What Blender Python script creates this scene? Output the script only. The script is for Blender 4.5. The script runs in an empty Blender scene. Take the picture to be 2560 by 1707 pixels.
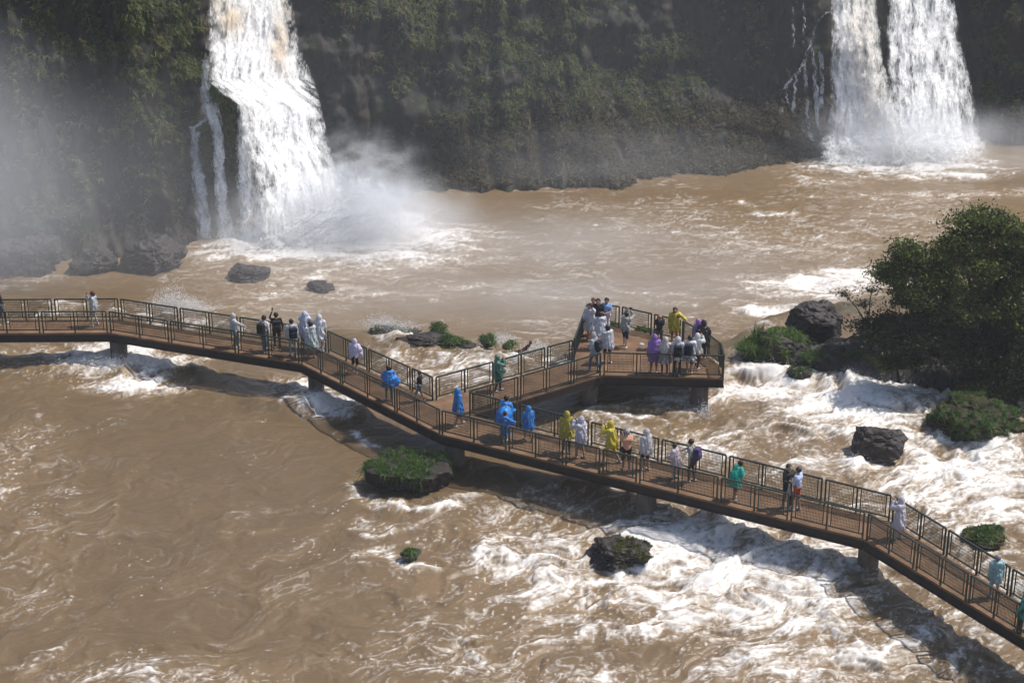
import bpy, bmesh, math, random
import numpy as np
from mathutils import Vector

# ------------------------------------------------------------------ camera, sky, sun, exposure
PITCH = math.radians(22.0)
FOC = 4600.0                      # focal length in photo pixels (2560 wide)
CAMZ = 34.4
DECK = 1.5                        # walkway deck height; the plateau water lies near 0
POOL = -2.5                       # pool beyond the brink
scene = bpy.context.scene
COL = scene.collection
cam_d = bpy.data.cameras.new('camera')
cam_d.sensor_width = 36.0
cam_d.lens = FOC / 2560.0 * 36.0
cam_d.clip_start = 0.5
cam_d.clip_end = 3000.0
cam = bpy.data.objects.new('camera', cam_d)
cam.location = (0, 0, CAMZ)
cam.rotation_euler = (math.pi / 2 - PITCH, 0, 0)
COL.objects.link(cam)
scene.camera = cam

SUN_EL = math.radians(58)
SUN_DIR = np.array([0.96, 0.24])  # towards the sun, on the ground
SUN_DIR = SUN_DIR / np.linalg.norm(SUN_DIR)
world = bpy.data.worlds.new('World')
scene.world = world
world.use_nodes = True
wn = world.node_tree
sky = wn.nodes.new('ShaderNodeTexSky')
sky.sky_type = 'NISHITA'
sky.sun_disc = False
sky.sun_elevation = SUN_EL
sky.sun_rotation = math.atan2(SUN_DIR[0], SUN_DIR[1])
sky.air_density = 1.0
sky.dust_density = 1.6
bg = wn.nodes['Background']
wn.links.new(sky.outputs[0], bg.inputs[0])
bg.inputs[1].default_value = 0.12
sun_d = bpy.data.lights.new('sun', 'SUN')
sun_d.energy = 4.6
sun_d.angle = math.radians(0.53)
sun_d.color = (1.0, 0.955, 0.89)
sun = bpy.data.objects.new('sun', sun_d)
sv = Vector((SUN_DIR[0] * math.cos(SUN_EL), SUN_DIR[1] * math.cos(SUN_EL), math.sin(SUN_EL)))
sun.rotation_euler = sv.to_track_quat('Z', 'Y').to_euler()
sun.location = (40, 60, 60)
COL.objects.link(sun)
scene.view_settings.view_transform = 'Standard'
scene.view_settings.look = 'None'
scene.view_settings.gamma = 1.0
scene.view_settings.use_curve_mapping = False
scene.view_settings.exposure = 0.2
scene.render.engine = 'CYCLES'
scene.cycles.use_denoising = True
scene.cycles.max_bounces = 5
scene.cycles.diffuse_bounces = 2
scene.cycles.glossy_bounces = 2
scene.cycles.transmission_bounces = 4
scene.cycles.transparent_max_bounces = 12
scene.cycles.volume_bounces = 2
scene.cycles.volume_max_steps = 48
scene.cycles.volume_step_rate = 1.5
scene.cycles.adaptive_threshold = 0.03
scene.cycles.use_light_tree = False
scene.cycles.caustics_reflective = False
scene.cycles.caustics_refractive = False

# ------------------------------------------------------------------ helpers
rng = np.random.default_rng(7)
random.seed(7)
CAM = np.array([0, 0, CAMZ])
FWD = np.array([0, math.cos(PITCH), -math.sin(PITCH)])
UPV = np.array([0, math.sin(PITCH), math.cos(PITCH)])
RGT = np.array([1.0, 0, 0])


def ray(u, v):
    return FWD * FOC + RGT * (u - 1280.0) - UPV * (v - 853.5)


def at(u, v, z=DECK):
    """point of the place at height z that the photograph shows at (u, v)"""
    d = ray(u, v)
    return CAM + d * ((z - CAMZ) / d[2])


def aty(u, v, y):
    """the same on the upright plane at distance y"""
    d = ray(u, v)
    return CAM + d * (y / d[1])


def ppm(P):
    """photo pixels per metre at a point"""
    return FOC / ((np.asarray(P) - CAM) @ FWD)


def tag(o, label=None, cat=None, group=None, kind=None):
    if label: o['label'] = label
    if cat: o['category'] = cat
    if group: o['group'] = group
    if kind: o['kind'] = kind
    return o


def empty(name, loc=(0, 0, 0)):
    o = bpy.data.objects.new(name, None)
    o.location = tuple(float(c) for c in loc)
    o.empty_display_size = 0.3
    COL.objects.link(o)
    return o


def mesh_data(name, V, faces, mats, smooth=True, midx=None):
    """faces: a list of (n,k) index arrays"""
    if isinstance(faces, np.ndarray): faces = [faces]
    faces = [np.asarray(f, dtype=np.int32) for f in faces if len(f)]
    V = np.asarray(V, dtype=np.float32)
    me = bpy.data.meshes.new(name)
    me.vertices.add(len(V))
    me.vertices.foreach_set('co', V.ravel())
    nl = sum(f.size for f in faces)
    npoly = sum(len(f) for f in faces)
    me.loops.add(nl)
    me.loops.foreach_set('vertex_index', np.concatenate([f.ravel() for f in faces]))
    me.polygons.add(npoly)
    tot = np.concatenate([np.full(len(f), f.shape[1], dtype=np.int32) for f in faces])
    st = np.concatenate([[0], np.cumsum(tot)[:-1]]).astype(np.int32)
    me.polygons.foreach_set('loop_start', st)
    me.polygons.foreach_set('loop_total', tot)
    if midx is not None: me.polygons.foreach_set('material_index', np.asarray(midx, dtype=np.int32))
    me.polygons.foreach_set('use_smooth', np.full(npoly, bool(smooth)))
    for m in (mats if isinstance(mats, (list, tuple)) else [mats]): me.materials.append(m)
    me.update(calc_edges=True)
    return me


def mesh_obj(name, V, faces, mats, parent=None, smooth=True, midx=None, loc=None, world=False):
    o = bpy.data.objects.new(name, mesh_data(name, V, faces, mats, smooth, midx))
    COL.objects.link(o)
    if loc is not None: o.location = tuple(float(c) for c in loc)
    if parent is not None:
        o.parent = parent
        if world and loc is None: o.location = -parent.location
    return o


def set_attr(me, name, arr):
    a = me.attributes.new(name, 'FLOAT', 'POINT')
    a.data.foreach_set('value', np.asarray(arr, dtype=np.float32).ravel())


class MB:
    """collects boxes, tubes and prisms into one mesh"""
    def __init__(s): s.V = []; s.Q = []; s.T = []; s.n = 0; s.P = []

    def add(s, V, Q=(), T=()):
        V = np.asarray(V, float)
        if len(Q): s.Q.append(np.asarray(Q) + s.n)
        if len(T): s.T.append(np.asarray(T) + s.n)
        s.V.append(V); s.n += len(V)

    def bar(s, a, b, w, h, up=(0, 0, 1), caps=True):
        a = np.asarray(a, float); b = np.asarray(b, float)
        d = b - a; d = d / np.linalg.norm(d)
        u = np.asarray(up, float); sd = np.cross(d, u)
        if np.linalg.norm(sd) < 1e-6: u = np.array([1.0, 0, 0]); sd = np.cross(d, u)
        sd /= np.linalg.norm(sd); u = np.cross(sd, d)
        o = [sd * w / 2 * i + u * h / 2 * j for i, j in ((-1, -1), (1, -1), (1, 1), (-1, 1))]
        V = [a + k for k in o] + [b + k for k in o]
        Q = [(0, 1, 5, 4), (1, 2, 6, 5), (2, 3, 7, 6), (3, 0, 4, 7)]
        if caps: Q += [(3, 2, 1, 0), (4, 5, 6, 7)]
        s.add(V, Q)

    def prism(s, poly, z0, z1):
        n = len(poly)
        V = [(p[0], p[1], z0) for p in poly] + [(p[0], p[1], z1) for p in poly]
        Q = [(i, (i + 1) % n, n + (i + 1) % n, n + i) for i in range(n)]
        T = [(n, n + i, n + i + 1) for i in range(1, n - 1)] + [(0, i + 1, i) for i in range(1, n - 1)]
        s.add(V, Q, T)

    def tube(s, pts, rad, k=6, cap=True):
        pts = np.asarray(pts, float); n = len(pts)
        rad = np.broadcast_to(np.asarray(rad, float), (n,))
        V = []
        for i in range(n):
            d = pts[min(i + 1, n - 1)] - pts[max(i - 1, 0)]
            d = d / (np.linalg.norm(d) + 1e-9)
            u = np.cross(d, (0.31, 0.2, 0.93) if abs(d[2]) < .9 else (1.0, 0.1, 0)); u /= np.linalg.norm(u); w = np.cross(d, u)
            for j in range(k):
                t = 2 * math.pi * j / k
                V.append(pts[i] + rad[i] * (math.cos(t) * u + math.sin(t) * w))
        Q = [(i * k + j, i * k + (j + 1) % k, (i + 1) * k + (j + 1) % k, (i + 1) * k + j) for i in range(n - 1) for j in range(k)]
        T = []
        if cap:
            V += [pts[0] - 0, pts[-1] + 0]
            a, b = n * k, n * k + 1
            T = [(a, (j + 1) % k, j) for j in range(k)] + [(b, (n - 1) * k + j, (n - 1) * k + (j + 1) % k) for j in range(k)]
        s.add(V, Q, T)

    def build(s, name, m, parent=None, smooth=False, loc=None, world=False):
        V = np.concatenate(s.V)
        if loc is not None: V = V - np.asarray(loc)
        F = []
        if s.Q: F.append(np.concatenate(s.Q))
        if s.T: F.append(np.concatenate(s.T))
        return mesh_obj(name, V, F, m, parent, smooth, loc=loc, world=world)


def clumps(name, C, size, mat, parent=None, stretch=1.0, seed=1, label=None):
    """many small lumps of flying water"""
    r = np.random.default_rng(seed)
    C = np.asarray(C, float); n = len(C)
    s = np.broadcast_to(size, (n,)) * r.uniform(.5, 1.5, n)
    o = np.array([(1, 0, -.4), (-.5, .87, -.4), (-.5, -.87, -.4), (0, 0, 1.0)])
    t = r.uniform(0, 2 * np.pi, n); c, sn = np.cos(t), np.sin(t)
    R = np.stack([np.stack([c, -sn, 0 * c], -1), np.stack([sn, c, 0 * c], -1), np.stack([0 * c, 0 * c, 1 + 0 * c], -1)], 1)
    K = np.einsum('nij,kj->nki', R, o) + r.normal(size=(n, 4, 3)) * .25
    K[..., 2] *= np.broadcast_to(stretch, (n,))[:, None]
    V = (C[:, None] + K * s[:, None, None]).reshape(-1, 3)
    k = np.arange(n)[:, None] * 4
    T = np.concatenate([k + [0, 1, 3], k + [1, 2, 3], k + [2, 0, 3], k + [0, 2, 1]], 1).reshape(-1, 3)
    ob = mesh_obj(name, V, T, mat, parent, smooth=False, world=True)
    ob['kind'] = 'stuff'
    if label: ob['label'] = label
    return ob


# ---- noise
_perm = rng.permutation(512).astype(np.int64)
_g2 = np.stack([np.cos(np.arange(64) * 2 * np.pi / 64), np.sin(np.arange(64) * 2 * np.pi / 64)], 1)
_v = rng.normal(size=(256, 3)); _g3 = _v / np.linalg.norm(_v, axis=1)[:, None]


def _h2(i, j): return _perm[(_perm[i & 511] + j) & 511]


def noise2(x, y):
    xi = np.floor(x).astype(np.int64); yi = np.floor(y).astype(np.int64)
    xf = x - xi; yf = y - yi
    u = xf * xf * xf * (xf * (xf * 6 - 15) + 10); v = yf * yf * yf * (yf * (yf * 6 - 15) + 10)
    def g(i, j, a, b):
        q = _g2[_h2(i, j) & 63]
        return q[..., 0] * a + q[..., 1] * b
    a = g(xi, yi, xf, yf); b = g(xi + 1, yi, xf - 1, yf); c = g(xi, yi + 1, xf, yf - 1); d = g(xi + 1, yi + 1, xf - 1, yf - 1)
    return (a + u * (b - a) + v * ((c + u * (d - c)) - (a + u * (b - a)))) * 1.5


def fbm2(x, y, o=4, lac=2.03, gain=0.5, off=0.0):
    s = np.zeros_like(x, dtype=float); a = 1.0; t = 0.0
    for k in range(o):
        s += a * noise2(x + off + 17.3 * k, y - off * 1.7 + 9.1 * k); t += a
        x = x * lac; y = y * lac; a *= gain
    return s / t


def noise3(p):
    i = np.floor(p).astype(np.int64); f = p - i
    w = f * f * f * (f * (f * 6 - 15) + 10)
    out = 0
    for dx in (0, 1):
        for dy in (0, 1):
            for dz in (0, 1):
                h = _perm[(_perm[(_perm[(i[..., 0] + dx) & 511] + i[..., 1] + dy) & 511] + i[..., 2] + dz) & 511] & 255
                q = _g3[h]
                d = q[..., 0] * (f[..., 0] - dx) + q[..., 1] * (f[..., 1] - dy) + q[..., 2] * (f[..., 2] - dz)
                out = out + d * (w[..., 0] if dx else 1 - w[..., 0]) * (w[..., 1] if dy else 1 - w[..., 1]) * (w[..., 2] if dz else 1 - w[..., 2])
    return out * 1.5


def fbm3(p, o=3, off=0.0):
    s = 0; a = 1.0; t = 0
    p = np.asarray(p, float) + off
    for k in range(o):
        s = s + a * noise3(p + 7.7 * k); t += a; p = p * 2.03; a *= .5
    return s / t


def sstep(a, b, x):
    t = np.clip((x - a) / (b - a), 0, 1)
    return t * t * (3 - 2 * t)


# ---- materials
def nodes(name):
    m = bpy.data.materials.new(name); m.use_nodes = True
    nt = m.node_tree; nt.nodes.clear()
    return m, nt, nt.nodes.new('ShaderNodeOutputMaterial')


def nd(nt, t, **kw):
    n = nt.nodes.new(t)
    for k, v in kw.items():
        if hasattr(n, k) and not k[0].isupper(): setattr(n, k, v)
    return n


def noise_node(nt, scale, detail=4, rough=.55, coord='Object', stretch=None):
    tc = nt.nodes.new('ShaderNodeTexCoord')
    n = nt.nodes.new('ShaderNodeTexNoise')
    n.inputs['Scale'].default_value = scale; n.inputs['Detail'].default_value = detail; n.inputs['Roughness'].default_value = rough
    src = tc.outputs[coord]
    if stretch:
        mp = nt.nodes.new('ShaderNodeMapping'); mp.inputs['Scale'].default_value = stretch
        nt.links.new(src, mp.inputs[0]); src = mp.outputs[0]
    nt.links.new(src, n.inputs['Vector'])
    return n


def ramp(nt, fac, stops):
    r = nt.nodes.new('ShaderNodeValToRGB')
    el = r.color_ramp.elements
    while len(el) < len(stops): el.new(0.5)
    for e, (p, c) in zip(el, stops): e.position = p; e.color = (*c, 1) if len(c) == 3 else c
    nt.links.new(fac, r.inputs[0])
    return r


def surf(name, c1, c2=None, rough=.7, scale=6, spec=.3, bump=0.0, bscale=None, stretch=None, coord='Object', metal=0.0, translucent=0.0, alpha=1.0):
    m, nt, out = nodes(name)
    b = nt.nodes.new('ShaderNodeBsdfPrincipled')
    b.inputs['Roughness'].default_value = rough
    b.inputs['Specular IOR Level'].default_value = spec
    b.inputs['Metallic'].default_value = metal
    c2 = c2 or tuple(x * .75 for x in c1)
    n = noise_node(nt, scale, coord=coord, stretch=stretch)
    r = ramp(nt, n.outputs[0], [(.32, c2), (.68, c1)])
    nt.links.new(r.outputs[0], b.inputs['Base Color'])
    if bump:
        n2 = noise_node(nt, bscale or scale * 3, 5, .6, coord=coord, stretch=stretch)
        bp = nt.nodes.new('ShaderNodeBump'); bp.inputs['Strength'].default_value = bump; bp.inputs['Distance'].default_value = .05
        nt.links.new(n2.outputs[0], bp.inputs['Height']); nt.links.new(bp.outputs[0], b.inputs['Normal'])
    sh = b.outputs[0]
    if translucent:
        t = nt.nodes.new('ShaderNodeBsdfTranslucent'); nt.links.new(r.outputs[0], t.inputs[0])
        mx = nt.nodes.new('ShaderNodeMixShader'); mx.inputs[0].default_value = translucent
        nt.links.new(sh, mx.inputs[1]); nt.links.new(t.outputs[0], mx.inputs[2]); sh = mx.outputs[0]
    if alpha < 1:
        t = nt.nodes.new('ShaderNodeBsdfTransparent')
        mx = nt.nodes.new('ShaderNodeMixShader'); mx.inputs[0].default_value = alpha
        nt.links.new(t.outputs[0], mx.inputs[1]); nt.links.new(sh, mx.inputs[2]); sh = mx.outputs[0]
    nt.links.new(sh, out.inputs[0])
    return m


M_STEEL = surf('walkway_steel', (.022, .036, .028), (.016, .017, .014), .45, 5, .4)
M_WIRE = surf('wire_mesh_steel', (.03, .034, .028), None, .5, 5, .4)
M_BEAM = surf('edge_beam_steel', (.030, .024, .022), (.018, .016, .016), .7, 3, .2, .3, 14)
M_DECKM = surf('deck_boards', (.200, .118, .066), (.105, .062, .036), .8, 1.3, .2, .4, 26)
M_CONC = surf('pillar_concrete', (.21, .17, .145), (.11, .09, .078), .9, 3, .1, .4, 9, stretch=(1, 1, .35))
M_ROCK = surf('wet_basalt', (.040, .031, .027), (.013, .011, .011), .6, 3.0, .35, .9, 8)
M_MOSS = surf('mossy_basalt', (.040, .046, .016), (.030, .023, .018), .9, 3.5, .15, .9, 9)
M_DROP = surf('flying_white_water', (.88, .88, .88), (.8, .79, .77), .6, 2, .3, translucent=.35)
M_GRASS = surf('river_grass', (.095, .16, .034), (.045, .085, .02), .55, 2.5, .3, translucent=.25)
M_GRASSY = surf('bright_river_grass', (.12, .19, .035), (.06, .11, .02), .55, 2.5, .3, translucent=.3)
# ------------------------------------------------------------------ the river: plateau under the walkway, brink, lower pool
BRINK_PX = [(-900, 660), (-300, 695), (0, 716), (190, 741), (330, 760), (480, 771), (640, 784), (760, 790), (830, 797), (960, 815), (1100, 838), (1200, 852), (1290, 872), (1350, 874), (1440, 848),
            (1520, 822), (1600, 826), (1700, 836), (1780, 846), (1830, 828), (1870, 800), (1920, 778), (2010, 755), (2200, 725), (2560, 700), (3300, 680)]
_b = np.array([at(u, v, .25) for u, v in BRINK_PX])


def brink(x):
    return np.interp(x, _b[:, 0], _b[:, 1]) + .35 * fbm2(x / 1.7, x * 0 + 3.3, 3)


def blob_sum(X, Y, lst, far=False):
    """soft patches of the water surface: (u, v, ru, rv, value) or (u0, v0, u1, v1, width, value)"""
    z = POOL if far else 0.0
    F = np.zeros_like(X)
    for b in lst:
        if len(b) == 5:
            u, v, ru, rv, val = b
            c = at(u, v, z); rx = ru / ppm(c); ry = abs(at(u, v - rv, z)[1] - at(u, v + rv, z)[1]) / 2
            d = ((X - c[0]) / rx) ** 2 + ((Y - c[1]) / ry) ** 2
            F = np.maximum(F, val * np.exp(-d * .9)) + .15 * val * np.exp(-d * .9)
        else:
            u0, v0, u1, v1, w, val = b
            a = at(u0, v0, z); c = at(u1, v1, z); e = (c - a)[:2]; L2 = e @ e
            t = np.clip(((X - a[0]) * e[0] + (Y - a[1]) * e[1]) / L2, 0, 1)
            d = np.hypot(X - a[0] - t * e[0], (Y - a[1] - t * e[1]))
            F = np.maximum(F, val * np.exp(-(d / w) ** 2))
    return F


FOAM_NEAR = [  # rapids of the plateau
    (1900, 1420, 700, 230, .46), (1500, 1620, 600, 120, .40), (2250, 1130, 450, 260, .48), (1350, 1330, 300, 130, .40), (2300, 1640, 350, 120, .40),
    (930, 1240, 1130, 1258, .4, .8), (1960, 1150, 2290, 1160, .6, .7), (2340, 1105, 2560, 1112, .6, .75), (1480, 1420, 1640, 1428, .5, .8), (2410, 1375, 2550, 1375, .4, .6),
    (1650, 1090, 450, 40, .42), (1150, 1480, 250, 130, .30), (150, 880, 250, 40, .45), (120, 1250, 140, 250, .25), (1100, 920, 230, 70, .45),
    (1750, 1360, 420, 110, .80), (1350, 1410, 220, 90, .62), (1500, 1480, 320, 70, .55), (1850, 1500, 380, 90, .72), (2050, 1640, 420, 90, .62), (1350, 1640, 300, 70, .38), (1080, 1330, 120, 70, .30),
    (2400, 1160, 330, 170, .72), (2150, 1000, 260, 90, .80), (1930, 950, 190, 60, .85), (2330, 960, 260, 60, .85), (2480, 1260, 200, 80, .55), (2150, 1190, 200, 60, .55),
    (1500, 1075, 160, 35, .40), (1750, 1120, 200, 45, .55), (1640, 1000, 200, 60, .52), (2350, 1400, 160, 60, .45), (2500, 1440, 120, 60, .6), (2350, 1560, 200, 60, .35),
    (340, 900, 210, 34, 1.1), (250, 872, 130, 24, .95), (340, 955, 170, 24, .85), (60, 885, 80, 22, .5), (150, 928, 120, 14, .42),
    (820, 1003, 130, 30, 1.1), (770, 955, 110, 28, .9), (690, 975, 90, 16, .5), (910, 985, 80, 22, .5),
    (250, 775, 220, 24, .52), (430, 768, 90, 20, 1.0), (480, 800, 150, 24, .55), (640, 812, 140, 20, .36),
    (960, 815, 70, 14, .9), (1020, 838, 90, 14, .75), (1150, 900, 180, 44, .5), (1250, 850, 50, 10, .7), (1080, 960, 100, 40, .45), (1340, 885, 90, 16, .9), (1400, 920, 100, 26, .6), (1250, 940, 120, 30, .45),
    (1840, 880, 70, 50, .42), (1900, 810, 80, 22, .5), (1820, 980, 90, 50, .7),
    (40, 1150, 90, 170, .40), (90, 1350, 70, 60, .30), (500, 1660, 260, 60, .40), (130, 1640, 130, 60, .30), (60, 1480, 90, 50, .3), (900, 1640, 200, 60, .3), (700, 1450, 200, 80, .17), (1000, 1530, 200, 80, .24),
    (905, 1080, 970, 1130, .55, .85), (960, 1130, 900, 1190, .8, .45), (880, 1210, 960, 1250, .6, .62), (940, 1260, 1120, 1245, .35, .60), (1140, 1240, 1240, 1225, .5, .5), (870, 1300, 980, 1315, .7, .6),
    (920, 1360, 1060, 1400, .6, .72), (560, 1270, 760, 1250, .3, .28), (690, 1170, 560, 1330, .25, .20), (350, 1170, 200, 1360, .22, .27), (200, 1360, 130, 1540, .22, .27), (560, 1310, 700, 1310, .25, .35), (640, 1400, 830, 1300, .35, .28),
    (300, 1000, 700, 985, .25, .2), (1500, 1290, 1620, 1330, .8, .6), (1230, 1220, 1420, 1290, .9, .45),
    (1300, 1340, 1620, 1290, .9, .7), (1700, 1330, 2000, 1480, 1.0, .75), (1350, 1500, 1800, 1440, .9, .85), (1650, 1580, 2050, 1500, .8, .7), (1950, 1660, 2350, 1560, .8, .65),
]
CALM_NEAR = [(1160, 1125, 90, 40, .55), (1330, 1170, 200, 30, .35), (1560, 955, 120, 30, .45), (560, 1080, 380, 120, .25), (1550, 1610, 200, 30, .35), (2080, 1210, 60, 20, .3), (2250, 1450, 60, 40, .35), (1830, 850, 40, 30, .4), (600, 905, 90, 14, .5)]
FOAM_FAR = [
    (900, 596, 260, 36, 1.15), (1000, 575, 140, 26, .9), (760, 615, 260, 32, 1.05), (620, 632, 130, 22, .95), (950, 560, 120, 50, 1.0), (960, 640, 260, 40, .66), (1050, 590, 120, 30, .55), (800, 690, 220, 26, .46), (700, 730, 200, 18, .36), (880, 740, 240, 16, .42),
    (1150, 715, 260, 16, .30), (1290, 740, 200, 16, .30), (1450, 640, 300, 60, .16), (1700, 560, 300, 60, .30), (1950, 600, 300, 70, .36), (2250, 560, 300, 60, .3), (1860, 505, 1910, 540, .6, .55), (1960, 540, 60, 22, .45),
    (2250, 410, 230, 26, 1.1), (2340, 440, 200, 16, .75), (2080, 455, 120, 22, .4), (2300, 490, 300, 14, .38), (2440, 540, 240, 14, .36), (2500, 480, 150, 14, .4),
    (2030, 715, 160, 26, .95), (2150, 690, 130, 22, .9), (1930, 775, 120, 24, .85), (1850, 700, 120, 20, .4), (1700, 740, 300, 12, .33), (1640, 760, 200, 14, .33), (1480, 800, 300, 10, .28),
    (1680, 424, 60, 6, .7), (1290, 472, 60, 5, .35), (420, 640, 60, 8, .45), (530, 662, 60, 6, .4), (230, 640, 90, 7, .45), (100, 700, 60, 10, .3), (850, 720, 70, 12, .5), (620, 705, 70, 8, .5), (520, 765, 500, 10, .22), (1250, 640, 300, 40, .14)]


def make_river():
    ny, nx = 820, 820
    # rows spaced finer near the camera, columns fanned out: a finite plan of the whole reach
    ty = np.linspace(0, 1, ny)
    ang = np.radians(34.0) * (1 - ty) + np.radians(13.6) * ty
    yy = (CAMZ) / np.tan(ang)
    yy = np.concatenate([[5, 15, 30, 43], yy, [yy[-1] + 8, yy[-1] + 30, yy[-1] + 120]])
    tt = np.concatenate([[-1.6, -.8, -.5, -.38], np.linspace(-.335, .335, nx), [.38, .5, .8, 1.6]])
    Yg, T = np.meshgrid(yy, tt, indexing='ij')
    Xg = T * Yg
    X = Xg; Y = Yg
    s = Y - brink(X)                                   # >0 beyond the brink
    farw = sstep(0.0, 1.6, s)
    mx = 1.1 * fbm2(X / 2.6, Y / 2.6, 3, off=61.); my = 1.1 * fbm2(X / 2.6, Y / 2.6, 3, off=67.)
    Fn = blob_sum(X + mx, Y + my, FOAM_NEAR); Cn = blob_sum(X + mx, Y + my, CALM_NEAR)
    Fn = np.clip(Fn - Cn, 0, 1.3)
    Ff = np.clip(blob_sum(X + mx, Y + my, FOAM_FAR, True), 0, 1.3)
    F = Fn * (1 - farw) + Ff * farw
    # flow-aligned, swirling coordinates
    wx = 1.5 * fbm2(X / 4.2, Y / 4.2, 2) + .55 * fbm2(X / 1.4, Y / 1.4, 2, off=5.)
    wy = 1.5 * fbm2(X / 4.2, Y / 4.2, 2, off=31.) + .55 * fbm2(X / 1.4, Y / 1.4, 2, off=11.)
    wk = np.where(farw > .5, .7, 1.15)
    xx = X + wx * wk; yy_ = Y + wy * wk
    ca = np.where(farw > .5, 1.0, .90); sa = np.where(farw > .5, 0.0, .44)      # plateau water runs left and towards the camera
    a = xx * ca + yy_ * sa; b = -xx * sa + yy_ * ca
    Fc = np.clip(F * np.where(farw > .5, 1.0, .98) + np.where(farw > .5, .05, .01), 0, 1)
    turb = .11 + 1.0 * Fc
    big = fbm2(a / 5.0, b / 2.8, 2, off=2.)
    n_mid = fbm2(a / 2.4, b / 1.15, 3, gain=.42, off=8.)
    bil = 1 - 2.6 * np.abs(fbm2(a / 2.8, b / 1.35, 2, off=19.))
    small = fbm2(a / .62, b / .34, 3, off=27.)
    fine = fbm2(X / .22, Y / .22, 2, off=41.)
    A = np.where(farw > .5, .55, 1.0)
    h = A * (turb * (.40 * big + .16 * bil + .32 * n_mid) + .05 * big + (.018 + .055 * turb) * small)
    # lip at the brink
    lip = .38 * np.exp(-((s + 1.3) / 1.2) ** 2) * (.6 + .8 * fbm2(X / 2.6, Y * 0 + 1.7, 2))
    z = h + lip * (1 - farw)
    z = z * (1 - farw) + (POOL + h) * farw
    # the plateau falls a little towards the camera and to the right
    z = z - (1 - farw) * (.22 + .2 * sstep(72, 56, Y))
    # standing wave in front of the first pillars
    for (u0, v0, u1, v1, w, hh) in [(80, 918, 470, 925, .7, .42), (640, 998, 900, 1018, .65, .36), (1240, 1175, 1500, 1215, .8, .35), (1500, 1210, 1900, 1330, .9, .3), (1900, 925, 2100, 945, .9, .35), (1850, 1040, 2150, 1090, .8, .3)]:
        p = at(u0, v0, 0); q = at(u1, v1, 0); e = (q - p)[:2]; L2 = e @ e
        t = np.clip(((X - p[0]) * e[0] + (Y - p[1]) * e[1]) / L2, 0, 1)
        d = np.hypot(X - p[0] - t * e[0], Y - p[1] - t * e[1])
        z += hh * np.exp(-(d / w) ** 2) * (.7 + .6 * n_mid)
    # foam cover: webs of drawn-out filaments, torn patches behind the crests, flecks
    crest = np.clip(h / .25, -1.2, 1.2)
    def ridge(p, q, sx, sy, o, off, k): return np.clip(1 - np.abs(fbm2(p / sx, q / sy, o, off=off)) * k, 0, 1)
    web = .28 * ridge(a, b, 3.4, 1.0, 4, 57., 4.4) + .26 * ridge(a, b, 1.4, .46, 4, 71., 3.8) + .24 * ridge(a, b, .62, .24, 3, 83., 3.2) + .22 * ridge(X + .6 * wx, Y + .6 * wy, .30, .17, 3, 89., 2.6)
    patch = .5 + 1.05 * fbm2(a / 2.6, b / .95, 5, gain=.58, off=91.)
    tex = np.clip(.64 * web + .40 * patch + .14 * crest + .10 * fine, 0, 1.2)
    th = .99 - .73 * Fc
    foam = np.clip((tex - th + .15) / .40, 0, 1) ** 1.2
    wide = np.clip(patch * 1.35 - .3, 0, 1)
    lines = sstep(.56, .84, web) * np.clip(.05 + .95 * Fc, 0, .8) * wide
    foam = np.maximum(foam, lines)
    thr = sstep(.80, .97, ridge(a, b, 2.0, .55, 3, 111., 4.6)) * np.clip(.07 + .8 * Fc, 0, .6) * sstep(.42, .75, .5 + fbm2(X / 4.5, Y / 4.5, 2, off=121.))
    foam = np.maximum(foam, thr)
    far_l = sstep(.74, .94, ridge(X + wx * .6, Y + wy * .6, 2.8, .8, 4, 141., 4.2)) * sstep(.45, .72, .5 + fbm2(X / 7., Y / 5., 3, off=151.) + .5 * np.clip(F, 0, .6))
    foam = np.maximum(foam, farw * far_l * .34)
    speck = sstep(.46, .62, noise2(X / .16, Y / .16 * .8)) * sstep(.15, .5, Fc + .5 * (patch - .5))
    foam = np.clip(np.maximum(foam, .6 * speck * sstep(.1, .4, Fc)) * (1 + .35 * fine), 0, 1)
    fl = sstep(.70, .95, ridge(a, b, 2.6, .8, 2, 161., 4.)) * sstep(.30, .55, noise2(X / .12, Y / .10)) * sstep(.40, .7, .5 + fbm2(X / 6., Y / 6., 2, off=171.))
    foam = np.maximum(foam, .7 * fl * sstep(.5, .8, .5 + fbm2(X / 3., Y / 3., 2, off=181.)))
    tone = np.clip(.16 + .75 * np.clip(Fc, 0, .8) + .25 * farw + .22 * fbm2(a / 3.6, b / 1.1, 5, gain=.7, off=131.) + .10 * fbm2(a / .5, b / .2, 2, off=135.), 0, 1)
    # thin glassy water on the lip carries no foam
    foam *= 1 - .75 * np.exp(-((s + .9) / .5) ** 2) * (1 - np.clip(F, 0, 1))
    z += foam * .02 * (1 + 1.0 * fine)
    V = np.stack([X, Y, z], -1).reshape(-1, 3)
    n0, n1 = X.shape
    idx = np.arange(n0 * n1).reshape(n0, n1)
    Q = np.stack([idx[:-1, :-1], idx[:-1, 1:], idx[1:, 1:], idx[1:, :-1]], -1).reshape(-1, 4)
    o = mesh_obj('river', V, Q, water_material())
    set_attr(o.data, 'foam', foam)
    set_attr(o.data, 'tone', tone)
    set_attr(o.data, 'green', np.exp(-((s + 1.0) / 1.0) ** 2) * (1 - foam) * sstep(-.1, .5, fbm2(X / 5., X * 0 + 9.)))
    tag(o, 'muddy brown river with white rapids under the walkway', kind='structure')
    # flying drops over the broken crests
    w = (np.clip(Fc - .25, 0, 1) * np.clip(crest + .2, 0, 1.5) ** 2 * foam * (np.abs(T) < .33) * Y).ravel()
    i = np.random.default_rng(5).choice(w.size, 14000, p=w / w.sum())
    r = np.random.default_rng(6)
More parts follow.
